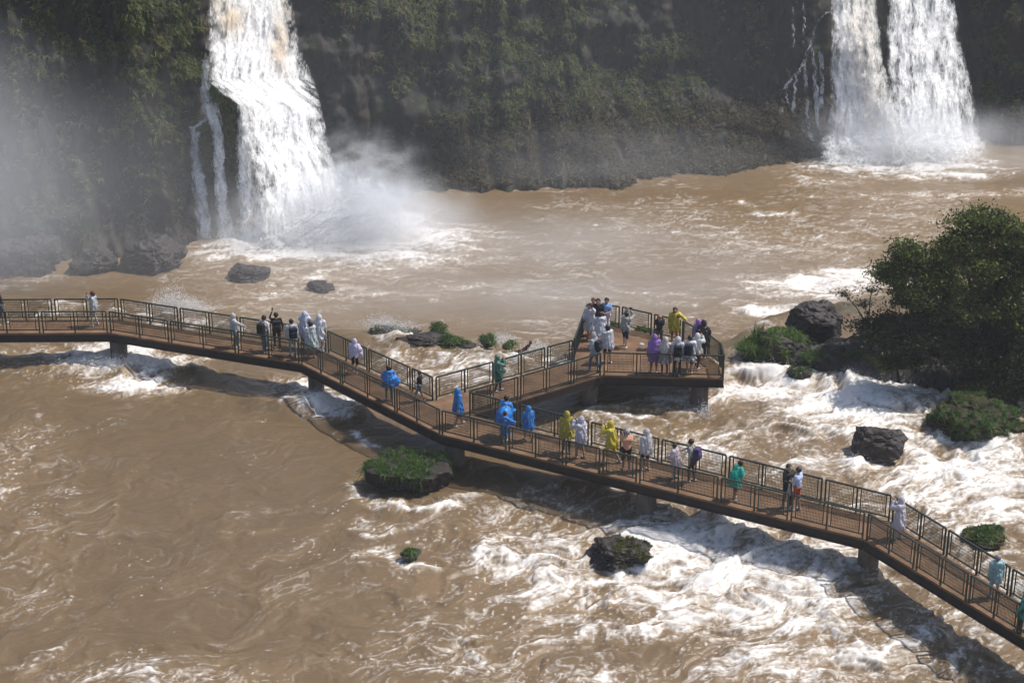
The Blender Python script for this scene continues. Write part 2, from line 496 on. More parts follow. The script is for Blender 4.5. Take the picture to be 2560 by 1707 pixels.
    C = V[i] + np.stack([r.normal(size=len(i)) * .12, r.normal(size=len(i)) * .12, np.abs(r.normal(size=len(i))) * .13], 1)
    C = [C]
    for (u, v, wx_, hh, n, zz) in [(430, 772, 1.5, 1.25, 2600, .3), (480, 778, 1.1, .7, 900, .3), (955, 812, 1.1, .5, 800, .3), (1010, 822, .8, .4, 400, .3), (1250, 850, .7, .35, 500, .2), (1345, 878, .9, .5, 900, .2), (340, 905, 3.0, .35, 1200, .3), (820, 1000, 1.6, .35, 800, .2), (1985, 765, 1.6, .35, 500, POOL), (2075, 715, 2.0, .3, 500, POOL), (1760, 1035, .4, .5, 250, 0.)]:
        p = at(u, v, zz)
        q = r.normal(size=(n, 3)) * np.array([wx_ * .5, .35, 0]); q[:, 2] = np.abs(r.normal(size=n)) * hh * .45 * np.exp(-(q[:, 0] / wx_) ** 2)
        C.append(np.repeat(p + q, 2, 0) + r.normal(size=(2 * n, 3)) * .05)
    C = np.concatenate(C)
    clumps('spray_droplets', C, .015, M_DROP, stretch=1.1, seed=3, label='white drops thrown up by the rapids')
    return (xy_lookup(X, Y, z))


def xy_lookup(X, Y, z):
    ys = Y[:, 0]; ts = X[0] / Y[0, 0]
    def f(x, y):
        i = int(np.clip(np.searchsorted(ys, y), 1, len(ys) - 1)); j = int(np.clip(np.searchsorted(ts, x / y), 1, len(ts) - 1))
        return float(z[i, j])
    return f


def water_material():
    m, nt, out = nodes('muddy_river_water')
    at_ = nt.nodes.new('ShaderNodeAttribute'); at_.attribute_name = 'foam'
    gr = nt.nodes.new('ShaderNodeAttribute'); gr.attribute_name = 'green'
    tn = nt.nodes.new('ShaderNodeAttribute'); tn.attribute_name = 'tone'
    body = ramp(nt, tn.outputs['Fac'], [(.05, (.112, .077, .041)), (.45, (.158, .106, .056)), (.9, (.205, .140, .076))])
    gm = nt.nodes.new('ShaderNodeMix'); gm.data_type = 'RGBA'
    nt.links.new(gr.outputs['Fac'], gm.inputs[0]); nt.links.new(body.outputs[0], gm.inputs[6]); gm.inputs[7].default_value = (.065, .06, .034, 1)
    # foam breaks up into fine bubbles
    n2 = noise_node(nt, 9.0, 5, .7, 'Object')
    sub = nt.nodes.new('ShaderNodeMath'); sub.operation = 'MULTIPLY_ADD'; sub.inputs[1].default_value = .5; sub.inputs[2].default_value = -.25
    nt.links.new(n2.outputs[0], sub.inputs[0])
    mul = nt.nodes.new('ShaderNodeMath'); mul.operation = 'MULTIPLY'; nt.links.new(sub.outputs[0], mul.inputs[0])
    q = nt.nodes.new('ShaderNodeMath'); q.operation = 'SUBTRACT'; q.inputs[0].default_value = 1.15; nt.links.new(at_.outputs['Fac'], q.inputs[1]); nt.links.new(q.outputs[0], mul.inputs[1])
    q2 = nt.nodes.new('ShaderNodeMath'); q2.operation = 'MULTIPLY_ADD'; q2.inputs[1].default_value = 1.0; nt.links.new(at_.outputs['Fac'], q2.inputs[0])
    sc = nt.nodes.new('ShaderNodeMath'); sc.operation = 'MULTIPLY'; nt.links.new(mul.outputs[0], sc.inputs[0]); nt.links.new(at_.outputs['Fac'], sc.inputs[1])
    nt.links.new(sc.outputs[0], q2.inputs[2])
    fc = ramp(nt, q2.outputs[0], [(0, (0, 0, 0)), (.3, (.24, .24, .24)), (.7, (.66, .66, .66)), (1.0, (1, 1, 1))])
    mix = nt.nodes.new('ShaderNodeMix'); mix.data_type = 'RGBA'
    nt.links.new(fc.outputs[0], mix.inputs[0]); nt.links.new(gm.outputs[2], mix.inputs[6]); mix.inputs[7].default_value = (.77, .735, .695, 1)
    b = nt.nodes.new('ShaderNodeBsdfPrincipled')
    nt.links.new(mix.outputs[2], b.inputs['Base Color'])
    rr = nt.nodes.new('ShaderNodeMapRange'); rr.inputs[3].default_value = .30; rr.inputs[4].default_value = .8
    nt.links.new(fc.outputs[0], rr.inputs[0]); nt.links.new(rr.outputs[0], b.inputs['Roughness'])
    b.inputs['Specular IOR Level'].default_value = .28
    n3 = noise_node(nt, 5.5, 5, .65, 'Object', (1, 1.7, 1)); n4 = noise_node(nt, 18, 4, .65, 'Object')
    ad = nt.nodes.new('ShaderNodeMath'); ad.operation = 'MULTIPLY_ADD'; ad.inputs[1].default_value = .3
    nt.links.new(n4.outputs[0], ad.inputs[0]); nt.links.new(n3.outputs[0], ad.inputs[2])
    bp = nt.nodes.new('ShaderNodeBump'); bp.inputs['Strength'].default_value = .55; bp.inputs['Distance'].default_value = .045
    nt.links.new(ad.outputs[0], bp.inputs['Height']); nt.links.new(bp.outputs[0], b.inputs['Normal'])
    nt.links.new(b.outputs[0], out.inputs[0])
    return m


water_z = make_river()

# ------------------------------------------------------------------ the gorge wall
CL_PX = [(-1500, 720), (-700, 690), (-200, 668), (60, 655), (250, 640), (380, 634), (455, 618), (500, 560), (600, 545), (700, 530), (800, 512), (880, 500), (980, 487), (1110, 470), (1240, 466), (1380, 460), (1510, 456), (1560, 440), (1690, 420), (1800, 408), (1900, 398),
         (2000, 392), (2060, 380), (2110, 352), (2200, 340), (2330, 336), (2440, 345), (2520, 360), (2640, 368), (3000, 360), (3800, 340)]
_cp = np.array([at(u, v, POOL)[:2] for u, v in CL_PX])
_cu = np.array([c[0] for c in CL_PX], float)
_d = np.concatenate([[0], np.cumsum(np.hypot(*np.diff(_cp, axis=0).T))])


def cliff_profile(s, z, U):
    """how far the rock stands out (towards the river) at arc length s and height z above the pool"""
    tal = np.interp(U, [-500, 300, 480, 560, 900, 1000, 1250, 1600, 1900, 2050, 2090, 2450, 2600, 3000], [.6, 1.2, .3, .1, .1, 1.8, 3.0, 4.8, 5.0, 3.6, .2, .2, 1.5, 2.0])
    toph = np.interp(U, [-500, 900, 1200, 1600, 1900, 2050, 3000], [1.5, 2.5, 3.5, 5.2, 5.0, 4.0, 3.0])
    lean = np.interp(U, [-500, 300, 520, 760, 1000, 1400, 2000, 2100, 2450, 3000], [.24, .24, .22, .30, .34, .36, .34, .22, .22, .30])
    off = tal * np.clip(1 - z / toph, 0, 1) ** 1.3 - tal * .72 - lean * z
    amp = np.interp(U, [-500, 2060, 2120, 2430, 2500, 3000], [1, 1, .5, .5, 1, 1])
    bigs = fbm2(s / 7.5, z / 6.0, 3, off=3.) * 1.9
    # broad green shoulder in the middle of the wall
    sh = 1.6 * np.exp(-((U - 1230) / 190) ** 2) * sstep(1, 6, z) + 1.0 * np.exp(-((U - 2000) / 60) ** 2) * sstep(1, 4, z)
    col = fbm2(s / 1.1 + .5 * fbm2(s / 3, z / 3, 2), z / 7.0, 3, off=13.) * 1.0
    zz = z + .5 * fbm2(s / 4., z / 4., 2, off=23.)
    ter = (np.abs(((zz / 2.3 + .25 * fbm2(s / 5., z * 0, 2, off=33.)) % 1.0) - .5) * 2) ** .7 * .30
    blk = np.round((fbm2(s / 1.6, z / 2.6, 2, off=43.)) * 4) / 4 * .7
    sm = fbm2(s / .55, z / .55, 4, off=53.) * .34
    return off + amp * (bigs + col + ter + blk * .8 + sm) + sh


def make_cliff():
    s_in = np.arange(_d[1], _d[-2], .16)
    s = np.concatenate([[_d[0]], s_in, [_d[-1]]])
    zz = np.concatenate([[-1.2], np.arange(-.4, 15.5, .16), np.arange(15.8, 20.5, .5)])
    S, Z = np.meshgrid(s, zz, indexing='ij')
    px_ = np.interp(S, _d, _cp[:, 0]); py_ = np.interp(S, _d, _cp[:, 1]); U = np.interp(S, _d, _cu)
    # smoothed outward normal
    k = np.interp(s + 2.5, _d, _cp[:, 0]) - np.interp(s - 2.5, _d, _cp[:, 0]); q = np.interp(s + 2.5, _d, _cp[:, 1]) - np.interp(s - 2.5, _d, _cp[:, 1])
    L = np.hypot(k, q); nx_ = (q / L)[:, None]; ny_ = (-k / L)[:, None]
    off = cliff_profile(S, np.maximum(Z, 0), U)
    X = px_ + nx_ * off; Y = py_ + ny_ * off; ZZ = Z + POOL
    # the forested top runs back
    Xt = np.stack([X[:, -1] - nx_[:, 0] * 8, X[:, -1] - nx_[:, 0] * 90], 1); Yt = np.stack([Y[:, -1] - ny_[:, 0] * 8, Y[:, -1] - ny_[:, 0] * 90], 1)
    X = np.concatenate([X, Xt], 1); Y = np.concatenate([Y, Yt], 1); ZZ = np.concatenate([ZZ, np.full((len(s), 1), 19.2), np.full((len(s), 1), 21.)], 1)
    V = np.stack([X, Y, ZZ], -1)
    n0, n1 = X.shape
    idx = np.arange(n0 * n1).reshape(n0, n1)
    Q = np.stack([idx[:-1, :-1], idx[1:, :-1], idx[1:, 1:], idx[:-1, 1:]], -1).reshape(-1, 4)
    o = mesh_obj('cliff', V.reshape(-1, 3), Q, cliff_material())
    tag(o, 'dark wet basalt gorge wall behind the pool', kind='structure')
    du = np.gradient(V, axis=0); dv = np.gradient(V, axis=1)
    N = np.cross(du, dv); N /= np.linalg.norm(N, axis=-1)[..., None] + 1e-9
    if N[..., 1].mean() > 0: N = -N
    return V[:, :-2], N[:, :-2], np.concatenate([U, U[:, -2:]], 1)[:, :-2], np.concatenate([S, S[:, -2:]], 1)[:, :-2]


def cliff_material():
    m, nt, out = nodes('cliff_basalt')
    n1 = noise_node(nt, .55, 6, .65, stretch=(1, 1, .4)); n2 = noise_node(nt, 1.9, 5, .6, stretch=(1, 1, .25))
    r1 = ramp(nt, n1.outputs[0], [(.28, (.009, .009, .010)), (.5, (.020, .016, .014)), (.66, (.044, .029, .021)), (.8, (.026, .021, .018))])
    r2 = ramp(nt, n2.outputs[0], [(.35, (.45, .45, .45)), (.65, (1, 1, 1))])
    mx = nt.nodes.new('ShaderNodeMix'); mx.data_type = 'RGBA'; mx.blend_type = 'MULTIPLY'; mx.inputs[0].default_value = 1
    nt.links.new(r1.outputs[0], mx.inputs[6]); nt.links.new(r2.outputs[0], mx.inputs[7])
    n3 = noise_node(nt, .8, 5, .7)
    r3 = ramp(nt, n3.outputs[0], [(.52, (0, 0, 0)), (.66, (.8, .8, .8))])
    mm = nt.nodes.new('ShaderNodeMix'); mm.data_type = 'RGBA'; mm.inputs[7].default_value = (.032, .046, .016, 1)
    nt.links.new(r3.outputs[0], mm.inputs[0]); nt.links.new(mx.outputs[2], mm.inputs[6])
    b = nt.nodes.new('ShaderNodeBsdfPrincipled'); b.inputs['Roughness'].default_value = .7; b.inputs['Specular IOR Level'].default_value = .25
    nt.links.new(mm.outputs[2], b.inputs['Base Color'])
    bp = nt.nodes.new('ShaderNodeBump'); bp.inputs['Strength'].default_value = .7; bp.inputs['Distance'].default_value = .25
    nt.links.new(n2.outputs[0], bp.inputs['Height']); nt.links.new(bp.outputs[0], b.inputs['Normal'])
    nt.links.new(b.outputs[0], out.inputs[0])
    return m


CV, CN, CU, CS = make_cliff()


def leaf_material(name, dark, mid, bright, dry):
    m, nt, out = nodes(name)
    a = nt.nodes.new('ShaderNodeAttribute'); a.attribute_name = 'tint'
    r = ramp(nt, a.outputs['Fac'], [(0, dark), (.4, mid), (.75, bright), (1, dry)])
    b = nt.nodes.new('ShaderNodeBsdfPrincipled'); b.inputs['Roughness'].default_value = .55; b.inputs['Specular IOR Level'].default_value = .25
    t = nt.nodes.new('ShaderNodeBsdfTranslucent')
    nt.links.new(r.outputs[0], b.inputs['Base Color']); nt.links.new(r.outputs[0], t.inputs[0])
    mx = nt.nodes.new('ShaderNodeMixShader'); mx.inputs[0].default_value = .3
    nt.links.new(b.outputs[0], mx.inputs[1]); nt.links.new(t.outputs[0], mx.inputs[2]); nt.links.new(mx.outputs[0], out.inputs[0])
    return m


M_VEG = leaf_material('cliff_fern_leaves', (.030, .038, .015), (.070, .092, .026), (.15, .18, .045), (.20, .14, .06))
M_SCRUB = leaf_material('bank_scrub_leaves', (.045, .040, .024), (.092, .076, .042), (.13, .112, .056), (.18, .12, .07))


def blades(C, D, n, length, width, spread, droop, r=None):
    """n curved blades from every root C, leaning along D; returns verts, tris, blade id"""
    r = r or rng
    N = len(C)
    C = np.repeat(C, n, 0); D = np.repeat(D, n, 0)
    L = (np.repeat(np.broadcast_to(length, (N,)), n) * r.uniform(.55, 1.2, N * n))[:, None]
    dirv = D + r.normal(size=(N * n, 3)) * spread
    dirv /= np.linalg.norm(dirv, axis=1)[:, None] + 1e-9
    root = C + r.normal(size=(N * n, 3)) * np.array([1, 1, .2]) * L * .12
    side = np.cross(dirv, r.normal(size=(N * n, 3))); side /= np.linalg.norm(side, axis=1)[:, None] + 1e-9
    w = np.broadcast_to(width, (N,)); w = np.repeat(w, n)[:, None] * r.uniform(.7, 1.3, (N * n, 1))
    dn = np.array([0, 0, -1.0])
    p1 = root + dirv * L * .5 + dn * droop * L * .12
    p2 = root + dirv * L * .92 + dn * droop * L * .62
    V = np.stack([root - side * w * .4, root + side * w * .4, p1 - side * w * .5, p1 + side * w * .5, p2], 1).reshape(-1, 3)
    k = np.arange(N * n)[:, None] * 5
    T = np.concatenate([k + [0, 1, 3], k + [0, 3, 2], k + [2, 3, 4]], 1).reshape(-1, 3)
    return V, T, np.repeat(np.repeat(np.arange(N), n), 5)


VEG_PX = [  # where the wall is green in the photo: u, v, ru, rv, density
    (960, 20, 110, 40, 1.0), (1150, 30, 200, 60, .9), (1300, 40, 120, 60, 1.0), (1400, 20, 90, 40, .7), (1130, 100, 130, 50, .7), (1240, 130, 110, 60, .9), (1320, 110, 50, 60, .9), (1200, 190, 90, 50, .6), (1330, 190, 60, 60, .9), (1040, 140, 60, 50, .5), (960, 130, 40, 60, .3),
    (1400, 190, 70, 40, .9), (1460, 220, 70, 40, .9), (1350, 270, 80, 40, .7), (1560, 230, 70, 50, .7), (1620, 200, 60, 70, 1.0), (1700, 160, 50, 60, .9), (1720, 120, 40, 30, .7), (1660, 260, 60, 50, .6), (1200, 320, 80, 40, .5), (1100, 330, 60, 30, .4), (1010, 200, 30, 30, .5),
    (400, 60, 130, 90, .8), (480, 150, 60, 120, .9), (250, 80, 140, 80, .5), (440, 260, 80, 90, .5), (330, 200, 120, 80, .4), (120, 50, 120, 60, .4), (60, 200, 120, 100, .25), (250, 330, 150, 80, .3), (130, 420, 150, 100, .18), (350, 430, 120, 80, .2),
    (1850, 40, 40, 60, .5), (1880, 110, 30, 40, .5), (2450, 20, 40, 40, .5), (2480, 80, 60, 60, .4), (2530, 160, 60, 90, .3), (2490, 240, 50, 60, .2)]
SCRUB_PX = [(1150, 400, 140, 70, .8), (1300, 370, 150, 80, .9), (1450, 360, 160, 80, 1.0), (1620, 340, 160, 60, 1.0), (1780, 330, 140, 60, 1.0), (1920, 320, 120, 50, 1.0), (2010, 350, 60, 40, .7), (1380, 300, 140, 50, .7), (1060, 430, 60, 50, .4), (1540, 290, 140, 50, .9), (1750, 280, 120, 30, .8), (1200, 440, 260, 40, 1.0), (1500, 430, 260, 40, 1.2), (1800, 380, 260, 40, 1.2), (1650, 400, 200, 40, 1.2), (2500, 330, 80, 60, .3), (200, 560, 220, 60, .15)]


def scatter_cliff(lst, name, label, mat, n_try, nb, ln, wd, up, droop, seed, tints):
    r = np.random.default_rng(seed)
    i = r.integers(1, CV.shape[0] - 1, n_try); j = r.integers(1, CV.shape[1] - 1, n_try)
    P = CV[i, j]; N = CN[i, j]
    q = P - CAM; zc = q @ FWD
    u = 1280 + FOC * q[:, 0] / zc; v = 853.5 - FOC * (q @ UPV) / zc
    w = np.zeros(n_try)
    for (a, b, ra, rb, val) in lst:
        w = np.maximum(w, val * np.exp(-(((u - a) / ra) ** 2 + ((v - b) / rb) ** 2) ** 1.3 * .6))
    # above the frame the wall goes on green
    w = np.where((v < -20), .45, w)
    ledge = np.clip(N[:, 2], 0, 1)
    cl = fbm2(CS[i, j] / 1.6, P[:, 2] / 1.3, 3, off=77. + seed)
    w = w * np.clip(.15 + 1.3 * ledge + 2.6 * cl, 0, 1.5)
    infall = ((u > 520) & (u < 800) & (v < 560)) | ((u > 2080) & (u < 2430))
    w = np.where(infall, 0, w)
    keep = r.random(n_try) < w
    P = P[keep]; N = N[keep]
    D = N * .8 + np.array([0, 0, up])
    D /= np.linalg.norm(D, axis=1)[:, None]
    V, T, cid = blades(P, D, nb, ln * r.uniform(.6, 1.4, len(P)), wd, .55, droop, r)
    o = mesh_obj(name, V, T, mat, smooth=False)
    base = np.clip(tints[0] + tints[1] * r.random(len(P)) + .35 * fbm2(P[:, 0] / 2.5, P[:, 2] / 2.5 + P[:, 1] / 2.5, 2, off=5.), 0, 1)
    t = base[cid] + r.normal(size=len(cid) // 5).repeat(5) * .1
    t = np.where(r.random(len(P))[cid] < .05, .98, np.minimum(t, .8))
    set_attr(o.data, 'tint', np.clip(t, 0, 1))
    tag(o, label, kind='stuff')
    return len(P)


nv = scatter_cliff(VEG_PX, 'cliff_vegetation', 'green ferns and grasses hanging on the gorge wall', M_VEG, 130000, 10, .40, .06, .55, 1.0, 3, (.15, .65))
ns = scatter_cliff(SCRUB_PX, 'bank_undergrowth', 'brownish scrub covering the bank at the foot of the wall', M_SCRUB, 110000, 9, .40, .07, .7, .7, 4, (.2, .65))
print('veg', nv, ns)
# ------------------------------------------------------------------ waterfalls
def fall_material():
    m, nt, out = nodes('falling_white_water')
    a = nt.nodes.new('ShaderNodeAttribute'); a.attribute_name = 'cover'
    t = nt.nodes.new('ShaderNodeAttribute'); t.attribute_name = 'silt'
    c = nt.nodes.new('ShaderNodeMix'); c.data_type = 'RGBA'
    c.inputs[6].default_value = (.93, .93, .93, 1); c.inputs[7].default_value = (.74, .62, .48, 1)
    nt.links.new(t.outputs['Fac'], c.inputs[0])
    d = nt.nodes.new('ShaderNodeBsdfDiffuse'); tr = nt.nodes.new('ShaderNodeBsdfTranslucent')
    nt.links.new(c.outputs[2], d.inputs[0]); nt.links.new(c.outputs[2], tr.inputs[0])
    n = noise_node(nt, 5, 5, .7, stretch=(1, 1, .35))
    bp = nt.nodes.new('ShaderNodeBump'); bp.inputs['Strength'].default_value = .35; bp.inputs['Distance'].default_value = .08
    nt.links.new(n.outputs[0], bp.inputs['Height'])
    ge = nt.nodes.new('ShaderNodeNewGeometry')      # a curtain of drops scatters light from every side: soften the facing
    sc_ = nt.nodes.new('ShaderNodeVectorMath'); sc_.operation = 'SCALE'; sc_.inputs['Scale'].default_value = .45; nt.links.new(ge.outputs['Normal'], sc_.inputs[0])
    av = nt.nodes.new('ShaderNodeVectorMath'); av.operation = 'ADD'; av.inputs[1].default_value = (.25, -.25, .8); nt.links.new(sc_.outputs[0], av.inputs[0])
    nv_ = nt.nodes.new('ShaderNodeVectorMath'); nv_.operation = 'NORMALIZE'; nt.links.new(av.outputs[0], nv_.inputs[0])
    nt.links.new(nv_.outputs[0], bp.inputs['Normal']); nt.links.new(bp.outputs[0], d.inputs['Normal'])
    m1 = nt.nodes.new('ShaderNodeMixShader'); m1.inputs[0].default_value = .2
    nt.links.new(d.outputs[0], m1.inputs[1]); nt.links.new(tr.outputs[0], m1.inputs[2])
    tp = nt.nodes.new('ShaderNodeBsdfTransparent'); m2 = nt.nodes.new('ShaderNodeMixShader')
    n2 = noise_node(nt, 11, 4, .7, stretch=(1, 1, .3))
    mr = nt.nodes.new('ShaderNodeMapRange'); mr.inputs[1].default_value = .3; mr.inputs[2].default_value = .7; mr.inputs[3].default_value = -.35; mr.inputs[4].default_value = .35
    nt.links.new(n2.outputs[0], mr.inputs[0])
    ad = nt.nodes.new('ShaderNodeMath'); ad.operation = 'ADD'; nt.links.new(a.outputs['Fac'], ad.inputs[0]); nt.links.new(mr.outputs[0], ad.inputs[1])
    ml = nt.nodes.new('ShaderNodeMath'); ml.operation = 'MULTIPLY'; ml.use_clamp = True; nt.links.new(ad.outputs[0], ml.inputs[0])
    sm = nt.nodes.new('ShaderNodeMapRange'); sm.inputs[1].default_value = 0; sm.inputs[2].default_value = .25; nt.links.new(a.outputs['Fac'], sm.inputs[0]); nt.links.new(sm.outputs[0], ml.inputs[1])
    nt.links.new(ml.outputs[0], m2.inputs[0]); nt.links.new(tp.outputs[0], m2.inputs[1]); nt.links.new(m1.outputs[0], m2.inputs[2])
    nt.links.new(m2.outputs[0], out.inputs[0])
    return m


M_FALL = fall_material()
M_FALLDROP = surf('falling_lump_water', (.93, .93, .93), (.86, .86, .86), .6, 2, .3, translucent=.4)


def curtain(parent, name, rows, y_top, y_base, dens, seed, nx=110, ny=260, amp=.35, bulge=.6, silt=None, edge=.16, pw=1.4, breakup=.5, fine=.22, lumps=0, lsize=.07, tilt=0.0):
    """one sheet of falling water: rows = (v, u_left, u_right) down the fall, standing between the distances y_top and y_base"""
    rows = np.array(rows, float)
    v = np.linspace(rows[0, 0], rows[-1, 0], ny); s = np.linspace(0, 1, nx)
    uL = np.interp(v, rows[:, 0], rows[:, 1]); uR = np.interp(v, rows[:, 0], rows[:, 2])
    t = np.linspace(0, 1, ny)
    S, T = np.meshgrid(s, t)
    Vv = v[:, None] + 0 * S
    wob = fbm2(T * 7 + seed, S * 2, 3) * 10
    U = uL[:, None] + (uR - uL)[:, None] * S + wob * (1 - 2 * np.abs(S - .5) * .3)
    W = ((uR - uL)[:, None] / 45.) * S; H = (v[:, None] - v[0]) / 45. + 0 * S
    n1 = fbm2(W / .55 + seed, H / 1.7 - .5 * W, 4, gain=.6, off=seed); n2 = fbm2(W / fine + seed, H / (fine * 4.5), 4, gain=.6, off=seed + 5.)
    lump = fbm2(W / .5, H / .6, 4, gain=.6, off=seed + 9.)
    Y = y_top + (y_base - y_top) * T ** pw - bulge * np.sin(np.pi * S) + tilt * W * (1 - .0 * S) - tilt * (uR - uL)[:, None] / 90. + amp * (n1 * 1.2 + lump * .9 + n2 * .5)
    if name == 'splash_plume':
        n1 = fbm2(W / 1.3, H / 1.0, 4, off=seed); n2 = fbm2(W / .5, H / .4, 3, off=seed + 3.)
    e = np.minimum(S, 1 - S) / edge
    cov = dens + breakup * (1.1 * n1 + 1.3 * n2 + .5 * lump)
    cov = cov * np.clip(e * (.8 + 1.2 * n1), 0, 1) ** .7 + np.where(e < 1, .35 * lump, 0)
    cov *= sstep(0, .03, 1 - T)
    if rows[0, 0] > 100 and nx > 20: cov *= sstep(0, .16, T + .12 * n1)
    if name == 'splash_plume': cov *= sstep(0, .35, T + .5 * n1) 
    d = FWD * FOC + RGT * (U - 1280.)[..., None] - UPV * (Vv - 853.5)[..., None]
    P = CAM + d * (Y / d[..., 1])[..., None]
    idx = np.arange(nx * ny).reshape(ny, nx)
    Q = np.stack([idx[:-1, :-1], idx[1:, :-1], idx[1:, 1:], idx[:-1, 1:]], -1).reshape(-1, 4)
    o = mesh_obj(name, P.reshape(-1, 3), Q, M_FALL, parent, world=True)
    set_attr(o.data, 'cover', np.clip(cov, 0, 1.2))
    st = np.zeros_like(S)
    if silt:
        for (a, b, ra, rb, val) in silt: st = np.maximum(st, val * np.exp(-((U - a) / ra) ** 2 - ((Vv - b) / rb) ** 2))
        st = np.clip(st * (1 + 1.2 * n2 + .8 * n1), 0, 1)
    set_attr(o.data, 'silt', st)
    if lumps:                                           # torn lumps of water in front of the sheet
        r = np.random.default_rng(seed)
        w = (np.clip(cov, 0, 1) ** 1.5 * np.clip(.3 + n1 + lump, 0, 2)).ravel()
        i = r.choice(w.size, lumps, p=w / w.sum())
        C = P.reshape(-1, 3)[i] + r.normal(size=(lumps, 3)) * np.array([.10, .25, .15]) - np.array([0, .15, 0])
        k = clumps('falling_lumps', C, lsize, M_FALLDROP, parent, stretch=1.5, seed=seed)
    return o


def strand(parent, pts, y0, y1, w, dens, seed, name='strand'):
    """a thin ribbon of water: pts = (u, v) down its course, w in pixels"""
    rows = [(v, u - w / 2, u + w / 2) for u, v in pts]
    return curtain(parent, name, rows, y0, y1, dens, seed, nx=14, ny=max(40, int((pts[-1][1] - pts[0][1]) / 2.2)), amp=.12, bulge=.1, edge=.3, breakup=.55, fine=.12)


# the fall on the left, over mossy columns
yb = at(720, 605, POOL)[1]; yt = yb + 4.2
wf = tag(empty('waterfall', at(720, 605, POOL)), 'wide white waterfall fanning out to the right over mossy dark columns, left of centre', 'waterfall')
L_ROWS = [(-140, 545, 700), (0, 522, 728), (120, 514, 752), (196, 508, 784), (235, 556, 796), (268, 602, 804), (350, 606, 822), (430, 636, 846), (520, 650, 890), (590, 650, 950), (640, 660, 1000)]
SILT_L = [(575, 50, 40, 40, .85), (700, 110, 24, 70, .8), (545, 10, 40, 30, .5), (715, 30, 30, 60, .5)]
curtain(wf, 'water_curtain', L_ROWS, yt + .6, yb + .9, 1.0, 11, silt=SILT_L, breakup=.45, amp=.05, bulge=0, tilt=.75, edge=.22, lumps=2500, lsize=.03)
curtain(wf, 'water_curtain', L_ROWS, yt + .4, yb + .6, .30, 23, silt=SILT_L, amp=.06, bulge=0, tilt=.75, edge=.2, breakup=.8)
curtain(wf, 'water_curtain', [(180, 515, 640), (262, 590, 640), (420, 596, 640), (540, 602, 668), (632, 600, 720)], yt - 1.1, yb + .2, .78, 51, nx=60, amp=.05, tilt=.6, bulge=0, edge=.3, breakup=.8, lumps=500, lsize=.03)
curtain(wf, 'water_curtain', [(205, 498, 560), (262, 508, 562), (330, 528, 560), (450, 536, 566), (560, 545, 585), (622, 540, 596)], yt - 1.1, yb + .6, .72, 63, nx=30, amp=.05, tilt=.6, bulge=0, edge=.3, breakup=.7, lumps=300, lsize=.03)
strand(wf, [(545, 265), (520, 292), (500, 312), (480, 322)], yt - .9, yt - 1.0, 16, .9, 71)
strand(wf, [(482, 316), (484, 380), (490, 460), (498, 540), (505, 612)], yt - 1.0, yb + .7, 22, .62, 73)
strand(wf, [(492, 330), (496, 400), (506, 500), (520, 612)], yt - 1.0, yb + .6, 30, .7, 75)
strand(wf, [(530, 235), (540, 300), (548, 400), (552, 500), (556, 615)], yt - 1.3, yb + .5, 30, .6, 79)
strand(wf, [(612, 250), (606, 330), (604, 430), (610, 540), (616, 618)], yt - 1.3, yb + .3, 34, .7, 81)
strand(wf, [(512, 150), (508, 230), (512, 290)], yt - .9, yt - 1.0, 20, .7, 77)
# foot of the fall thrown forward to the right
curtain(wf, 'splash_plume', [(395, 840, 930), (450, 840, 975), (510, 850, 1010), (570, 830, 1060), (612, 800, 1090)], yb + 3.0, yb + 1.0, .75, 83, nx=90, ny=110, amp=.25, bulge=.4, tilt=.5, breakup=.6, silt=[(920, 470, 60, 50, .28)], lumps=700, lsize=.04, edge=.4)
curtain(wf, 'splash_plume', [(470, 800, 950), (540, 740, 1000), (600, 640, 1040), (632, 600, 1050)], yb + 1.0, yb - .8, .62, 89, nx=110, ny=90, amp=.25, bulge=.4, tilt=.5, breakup=.7, lumps=700, lsize=.04, edge=.4)

# dark mossy columns standing in the left fall
def column(pts, y, label, seed):
    """pts: (v, u, half width px) from the top down"""
    pts = np.array(pts, float); n = 60; k = 20
    v = np.linspace(pts[0, 0], pts[-1, 0], n); u = np.interp(v, pts[:, 0], pts[:, 1]); w = np.interp(v, pts[:, 0], pts[:, 2])
    th = np.linspace(0, 2 * np.pi, k, endpoint=False)
    V = []
    for i in range(n):
        c0 = aty(u[i], v[i], y); r0 = w[i] / ppm(c0)
        V.append(np.stack([c0[0] + r0 * np.cos(th), c0[1] + r0 * .8 * np.sin(th), c0[2] + 0 * th], 1))
    V = np.array(V); nrm = np.stack([np.cos(th), np.sin(th), 0 * th], 1)[None]
    V = V + nrm * (.22 * fbm3(V * 1.7, 3, seed) + .08 * fbm3(V * 6, 2, seed))[..., None]
    root = tag(empty('mossy_rock', aty(pts[-1, 1], pts[-1, 0], y)), label, 'rock', 'mossy columns in the left waterfall')
    idx = np.arange(n * k).reshape(n, k); nx_ = np.roll(idx, -1, 1)
    Q = np.stack([idx[:-1], idx[1:], nx_[1:], nx_[:-1]], -1).reshape(-1, 4)
    mesh_obj('stone', np.concatenate([V.reshape(-1, 3), V[0].mean(0)[None] + [0, 0, .1]]), [Q, np.array([(j, (j + 1) % k, n * k) for j in range(k)])], M_MOSS, root, smooth=False, world=True)
    r = np.random.default_rng(seed)
    C = V[2:26, k // 2:].reshape(-1, 3); C = C[r.choice(len(C), 90)]
    Vg, Tg, _ = blades(C, np.broadcast_to(np.array([0, -.7, .6]), C.shape), 12, .28, .05, .5, 1.0, r)
    g_ = mesh_obj('moss_fringe', Vg, Tg, M_GRASS, root, smooth=False, world=True); g_['kind'] = 'stuff'


